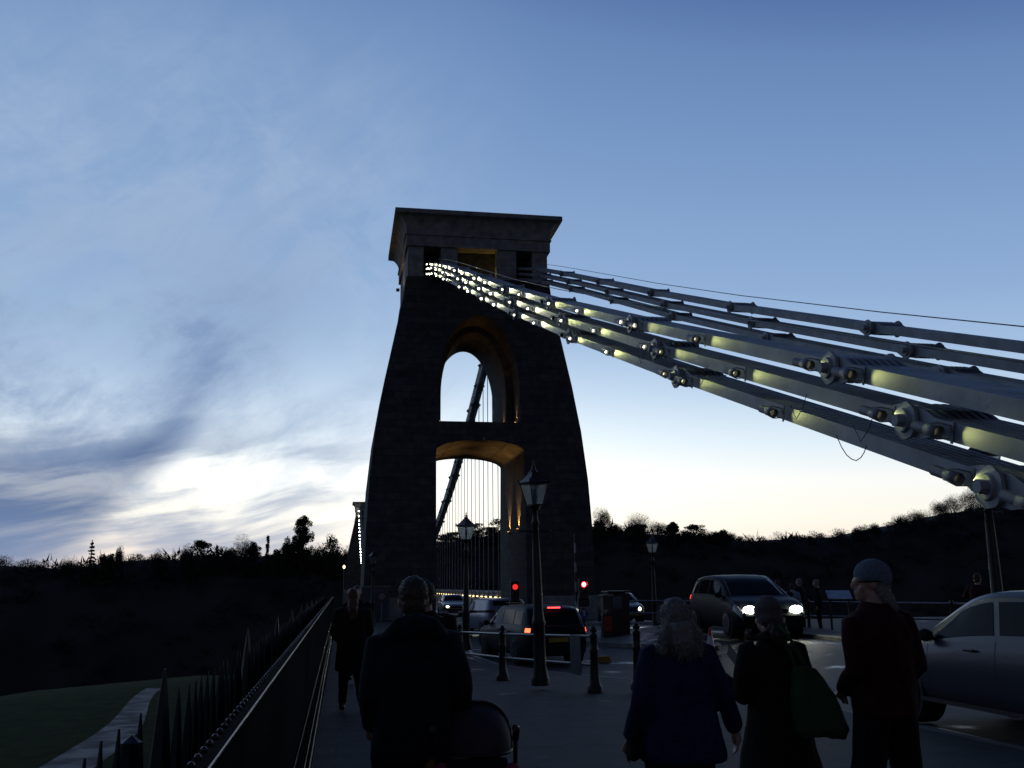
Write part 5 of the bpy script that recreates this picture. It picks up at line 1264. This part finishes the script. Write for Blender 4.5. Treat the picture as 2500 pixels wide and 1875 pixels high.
# 4 man in red jacket with grey beanie looking left
x, y = pos(2136, 5.95)
person((x, y, 0), R(14), 1.735, 'man in dark red jacket and blue-grey beanie looking left', std(
    stout=1.0, shoulder=.172, lean=.01, sleeve_r=.068, cm=M['redcoat'], head_turn=R(60), fold=.02, coat_name='jacket',
    arms=[((-.215, -.01, 1.12), (-.13, .19, .99)), ((.24, -.04, 1.12), (.19, .14, .98))],
    legs=[((-.15, .04, .50), (-.20, .02, .09), (-.3, 1, 0)), ((.15, .02, .50), (.24, -.06, .09), (.3, 1, 0))], trouser=(.112, .092, .084, .082),
    coat=[(.86, .19, .15), (.92, .20, .155), (1.02, .195, .155), (1.18, .205, .155), (1.32, .208, .15), (1.41, .17, .13), (1.47, .12, .10), (1.51, .085, .09)],
    extras=[('beanie', M['beaniegrey'], [('hell', (0, -.02, .055), (.095, .112, .095)), ('hell', (0, -.05, .03), (.09, .085, .075))], .008, .003, 50),
            ('hat_band', M['blackband'], [('hell', (0, -.016, .012), (.0965, .115, .012))], .006, 0, 1),
            ('hair', M['greyhair'], [('hell', (0, -.05, -.03), (.082, .07, .065)), ('tube', [(.03, -.03, 1.57), (.055, -.06, 1.51), (.08, -.08, 1.47)], [.045, .035, .015])], .008, .006, 50)]))
# 5, 6 couple ahead by the wall
x, y = pos(862, 13.6)
person((x, y, 0), R(3), 1.60, 'woman in long dark coat walking along the wall, left of the man with the pushchair', std(
    stout=1.12, shoulder=.19, sleeve_r=.072, vox=.016, bvox=.012, cm=M['darkcoat'], arms=[((-.27, .04, 1.13), (-.23, .20, 1.02)), ((.27, .04, 1.13), (.23, .20, 1.02))],
    legs=[((-.10, .10, .50), (-.12, .02, .09), (0, 1, 0)), ((.10, .12, .52), (.16, -.12, .12), (0, 1, 0))],
    coat=[(.56, .235, .18), (.60, .24, .18), (.80, .235, .17), (1.05, .215, .16), (1.28, .215, .15), (1.38, .20, .12), (1.45, .12, .09), (1.49, .08, .08)],
    extras=[('hair', M['redhair'], [('hell', (0, -.02, .03), (.095, .108, .105)), ('hell', (0, -.05, -.06), (.085, .08, .12)), ('tube', [(0, -.08, 1.58), (0, -.12, 1.45), (0, -.11, 1.30)], [.075, .08, .05])], .014, .012, 20)]))
x, y = pos(872, 19)
person((x, y, -.1), R(180), 1.74, 'man with ginger beard and red scarf coming towards the camera by the wall', std(
    stout=1.1, vox=.018, bvox=.013, cm=M['navy'], extras=[('beard', M['redhair'], [('hell', (0, .05, -.075), (.05, .05, .045)), ('hell', (0, -.02, .045), (.084, .098, .095))], .014, .01, 30), ('scarf', M['redcoat'], [('tube', [(-.09, .03, 1.47), (0, .10, 1.46), (.09, .03, 1.47)], [.035, .04, .035])], .014, 0, 1)]))
# 7 person half hidden behind the man with the pushchair
x, y = pos(1040, 8.6)
person((x, y, 0), R(-4), 1.66, 'person in dark reddish jacket mostly hidden behind the man with the pushchair', std(
    stout=1.15, vox=.014, bvox=.011, cm=M['redtrous'], extras=[shorthair(M['brownhair'])]))
# 8.. standing at the viewpoint
for px, dp, Hh, cm, lab, hr in ((1899, 34.5, 1.72, M['navy'], 'dark figure beside the oncoming car roof, leftmost at the far railing', 'b'),
                            (1933, 32.5, 1.60, M['bluetop'], 'person in pale blue jacket in the group at the far railing', 'b'),
                            (1954, 33.5, 1.76, M['darkcoat'], 'tall dark figure between pale blue jacket and lone figure at the far railing', 'g'),
                            (1996, 32.5, 1.72, M['navy'], 'dark figure with pale hair, rightmost of the group left of the information board', 'g')):
    x, y = pos(px, dp)
    person((x, y, 0), R({1899: 10, 1933: -30, 1954: 40, 1996: 60}[px]), Hh, lab, std(vox=.022, bvox=.016, cm=cm, extras=[shorthair(M['greyhair'] if hr == 'g' else M['brownhair'])]))
x, y = pos(2386, 24)
person((x, y, 0), R(-60), 1.80, 'faint person in maroon top standing behind the roof of the silver car', std(vox=.02, bvox=.016, cm=M['redtrous'], arms=[((-.34, .03, 1.22), (-.16, .16, 1.2)), ((.34, .03, 1.22), (.16, .16, 1.2))], extras=[shorthair(M['redhair'])]))
# ------------------------------------------------------------------ bags
def bag(name, label, cat, loc, rz, els, m, vox=.010, fold=.012, straps=None):
    r = empty(name, loc, rz, label, cat); e = Fig()
    e.loft([section(c[0], c[1], c[2], 20, 3.4) for c in els]); remesh(e, 'bag_body', m, r, vox, 3, fold*1.8, 9, 2, .6)
    for s in straps or []: MB().tube(s, .009, 8).build('strap', m, r)
    return r
x, y = pos(1966, 6.1)
bag('tote_bag', 'large dark green tote bag hanging from the right shoulder of the woman in the beanie', 'bag', (x, y, 0), R(-14), [((.035, 0, .71), .14, .06), ((.035, 0, .76), .165, .085), ((.01, 0, .90), .145, .08), ((-.02, 0, 1.02), .11, .05), ((-.045, 0, 1.11), .07, .02)], mat('dark_green_cloth', (.016, .06, .02), .85), straps=[[(-.02, -.03, 1.08), (-.09, -.07, 1.22), (-.155, -.09, 1.33), (-.175, -.02, 1.36)], [(-.08, .02, 1.08), (-.12, .0, 1.2), (-.16, .03, 1.33)]])
x, y = pos(1552, 5.75)
bag('hand_bag', 'black bag hanging from the left arm of the woman in blue', 'bag', (x, y, 0), R(8), [((0, 0, .66), .075, .05), ((0, 0, .70), .085, .06), ((0, 0, .86), .08, .05), ((.01, 0, .94), .055, .03)], M['trous'], straps=[[(-.04, 0, .92), (-.01, -.0, 1.06), (.05, 0, 1.12)]])
x, y = pos(1800, 6.3)
o = MB().box((0, 0, 0), (.010, .15, .072), Matrix.Rotation(R(25), 3, 'X')).build('phone', M['trim']); o.location = (x+.005, y+.15, 1.165); tag(o, 'small phone held up in the left hand of the woman in the beanie', 'phone')
# ------------------------------------------------------------------ pushchair
x, y = pos(1158, 5.35)
r = empty('pushchair', (x, y, 0), R(-8), 'dark pushchair with rounded hood carrying pink and pale blankets', 'pushchair')
hoodm = mat('dark_plum_hood_fabric', (.030, .016, .026), .7); seatm = mat('black_pushchair_fabric', (.012, .012, .014), .9)
rings = []; HWD = .19
for i in range(9):      # folding hood: hoops fanned about a hinge, seen from behind
    a = R(2+i*17); hg = V(0, .08, .76); rings.append([hg+V(.195*math.copysign(abs(math.cos(t))**.75, math.cos(t)), -math.cos(a)*.27*math.sin(t)**.8, math.sin(a)*.27*math.sin(t)**.8) for t in [math.pi*j/18 for j in range(19)]])
hd2 = MB().loft(rings, False, True, closed=False); inner = MB(); inner.v = [V(p.x*.97, .08+(p.y-.08)*.97, .76+(p.z-.76)*.97) for p in hd2.v]; inner.f = [f[::-1] for f in hd2.f]; inner.sm = hd2.sm; hd2.add(inner.v, inner.f, True)
hd2.build('hood', hoodm, r, fixn=False)
for i in (0, 4, 8): MB().tube([p*1.0+V(0, 0, .006) for p in rings[i]], .008, 8).build('hood_hoop', M['trim'], r)
for s in (-1, 1):
    MB().tube([(s*.205, -.30, .88), (s*.21, -.05, .62), (s*.205, .30, .20), (s*.205, .42, .10)], .011, 8).build('side_frame', M['trim'], r)
    MB().tube([(s*.205, .05, .55), (s*.205, -.28, .12)], .011, 8).build('rear_leg', M['trim'], r)
    MB().tube([(s*.205, -.29, .87), (s*.21, -.36, .93), (s*.20, -.42, .94)], .017, 10).build('handle_grip', M['trim'], r)
    for yy in (-.29, .42):
        w_ = MB(); w_.lathe([(.075, -.02), (.09, -.015), (.095, 0), (.09, .015), (.075, .02)], n=20); w_.xf(Matrix.Rotation(R(90), 4, 'Y')); w_.xf(Matrix.Translation((s*.215, yy, .095))); w_.build('wheel', M['tyre'], r)

e = Fig(); e.loft([section((0, -.06, .36), .19, .10, 16, 3), section((0, -.08, .50), .20, .11, 16, 3), section((0, -.12, .68), .19, .06, 16, 3), section((0, -.13, .76), .17, .03, 16, 3)]); e.ell(V(0, .12, .38), (.19, .2, .07)); remesh(e, 'seat', seatm, r, .012, 3, .008, 9, 1)
e = Fig(); e.ell(V(.0, -.22, .56), (.17, .09, .13)); e.ell(V(-.09, -.2, .50), (.1, .09, .1)); e.ell(V(.1, -.2, .50), (.1, .09, .1)); bl = remesh(e, 'pale_bag', mat('pale_grey_fabric', (.20, .20, .24), .8), r, .010, 3, .022, 12, 2)
for i, (xx, cc, nm) in enumerate(((-.17, (.30, .05, .07), 'pink_bundle'), (.19, (.34, .04, .07), 'pink_bundle'))):
    e = Fig(); e.ell(V(xx, -.20, .66), (.055, .06, .085)); remesh(e, nm, mat('pink_cloth', cc, .9), r, .008, 2, .01, 14, i)
e = Fig(); e.ell(V(-.225, -.17, .74), (.035, .05, .09)); remesh(e, 'mustard_cloth', mat('mustard_fabric', (.22, .10, .02), .9), r, .008, 2, .01, 14, 1)
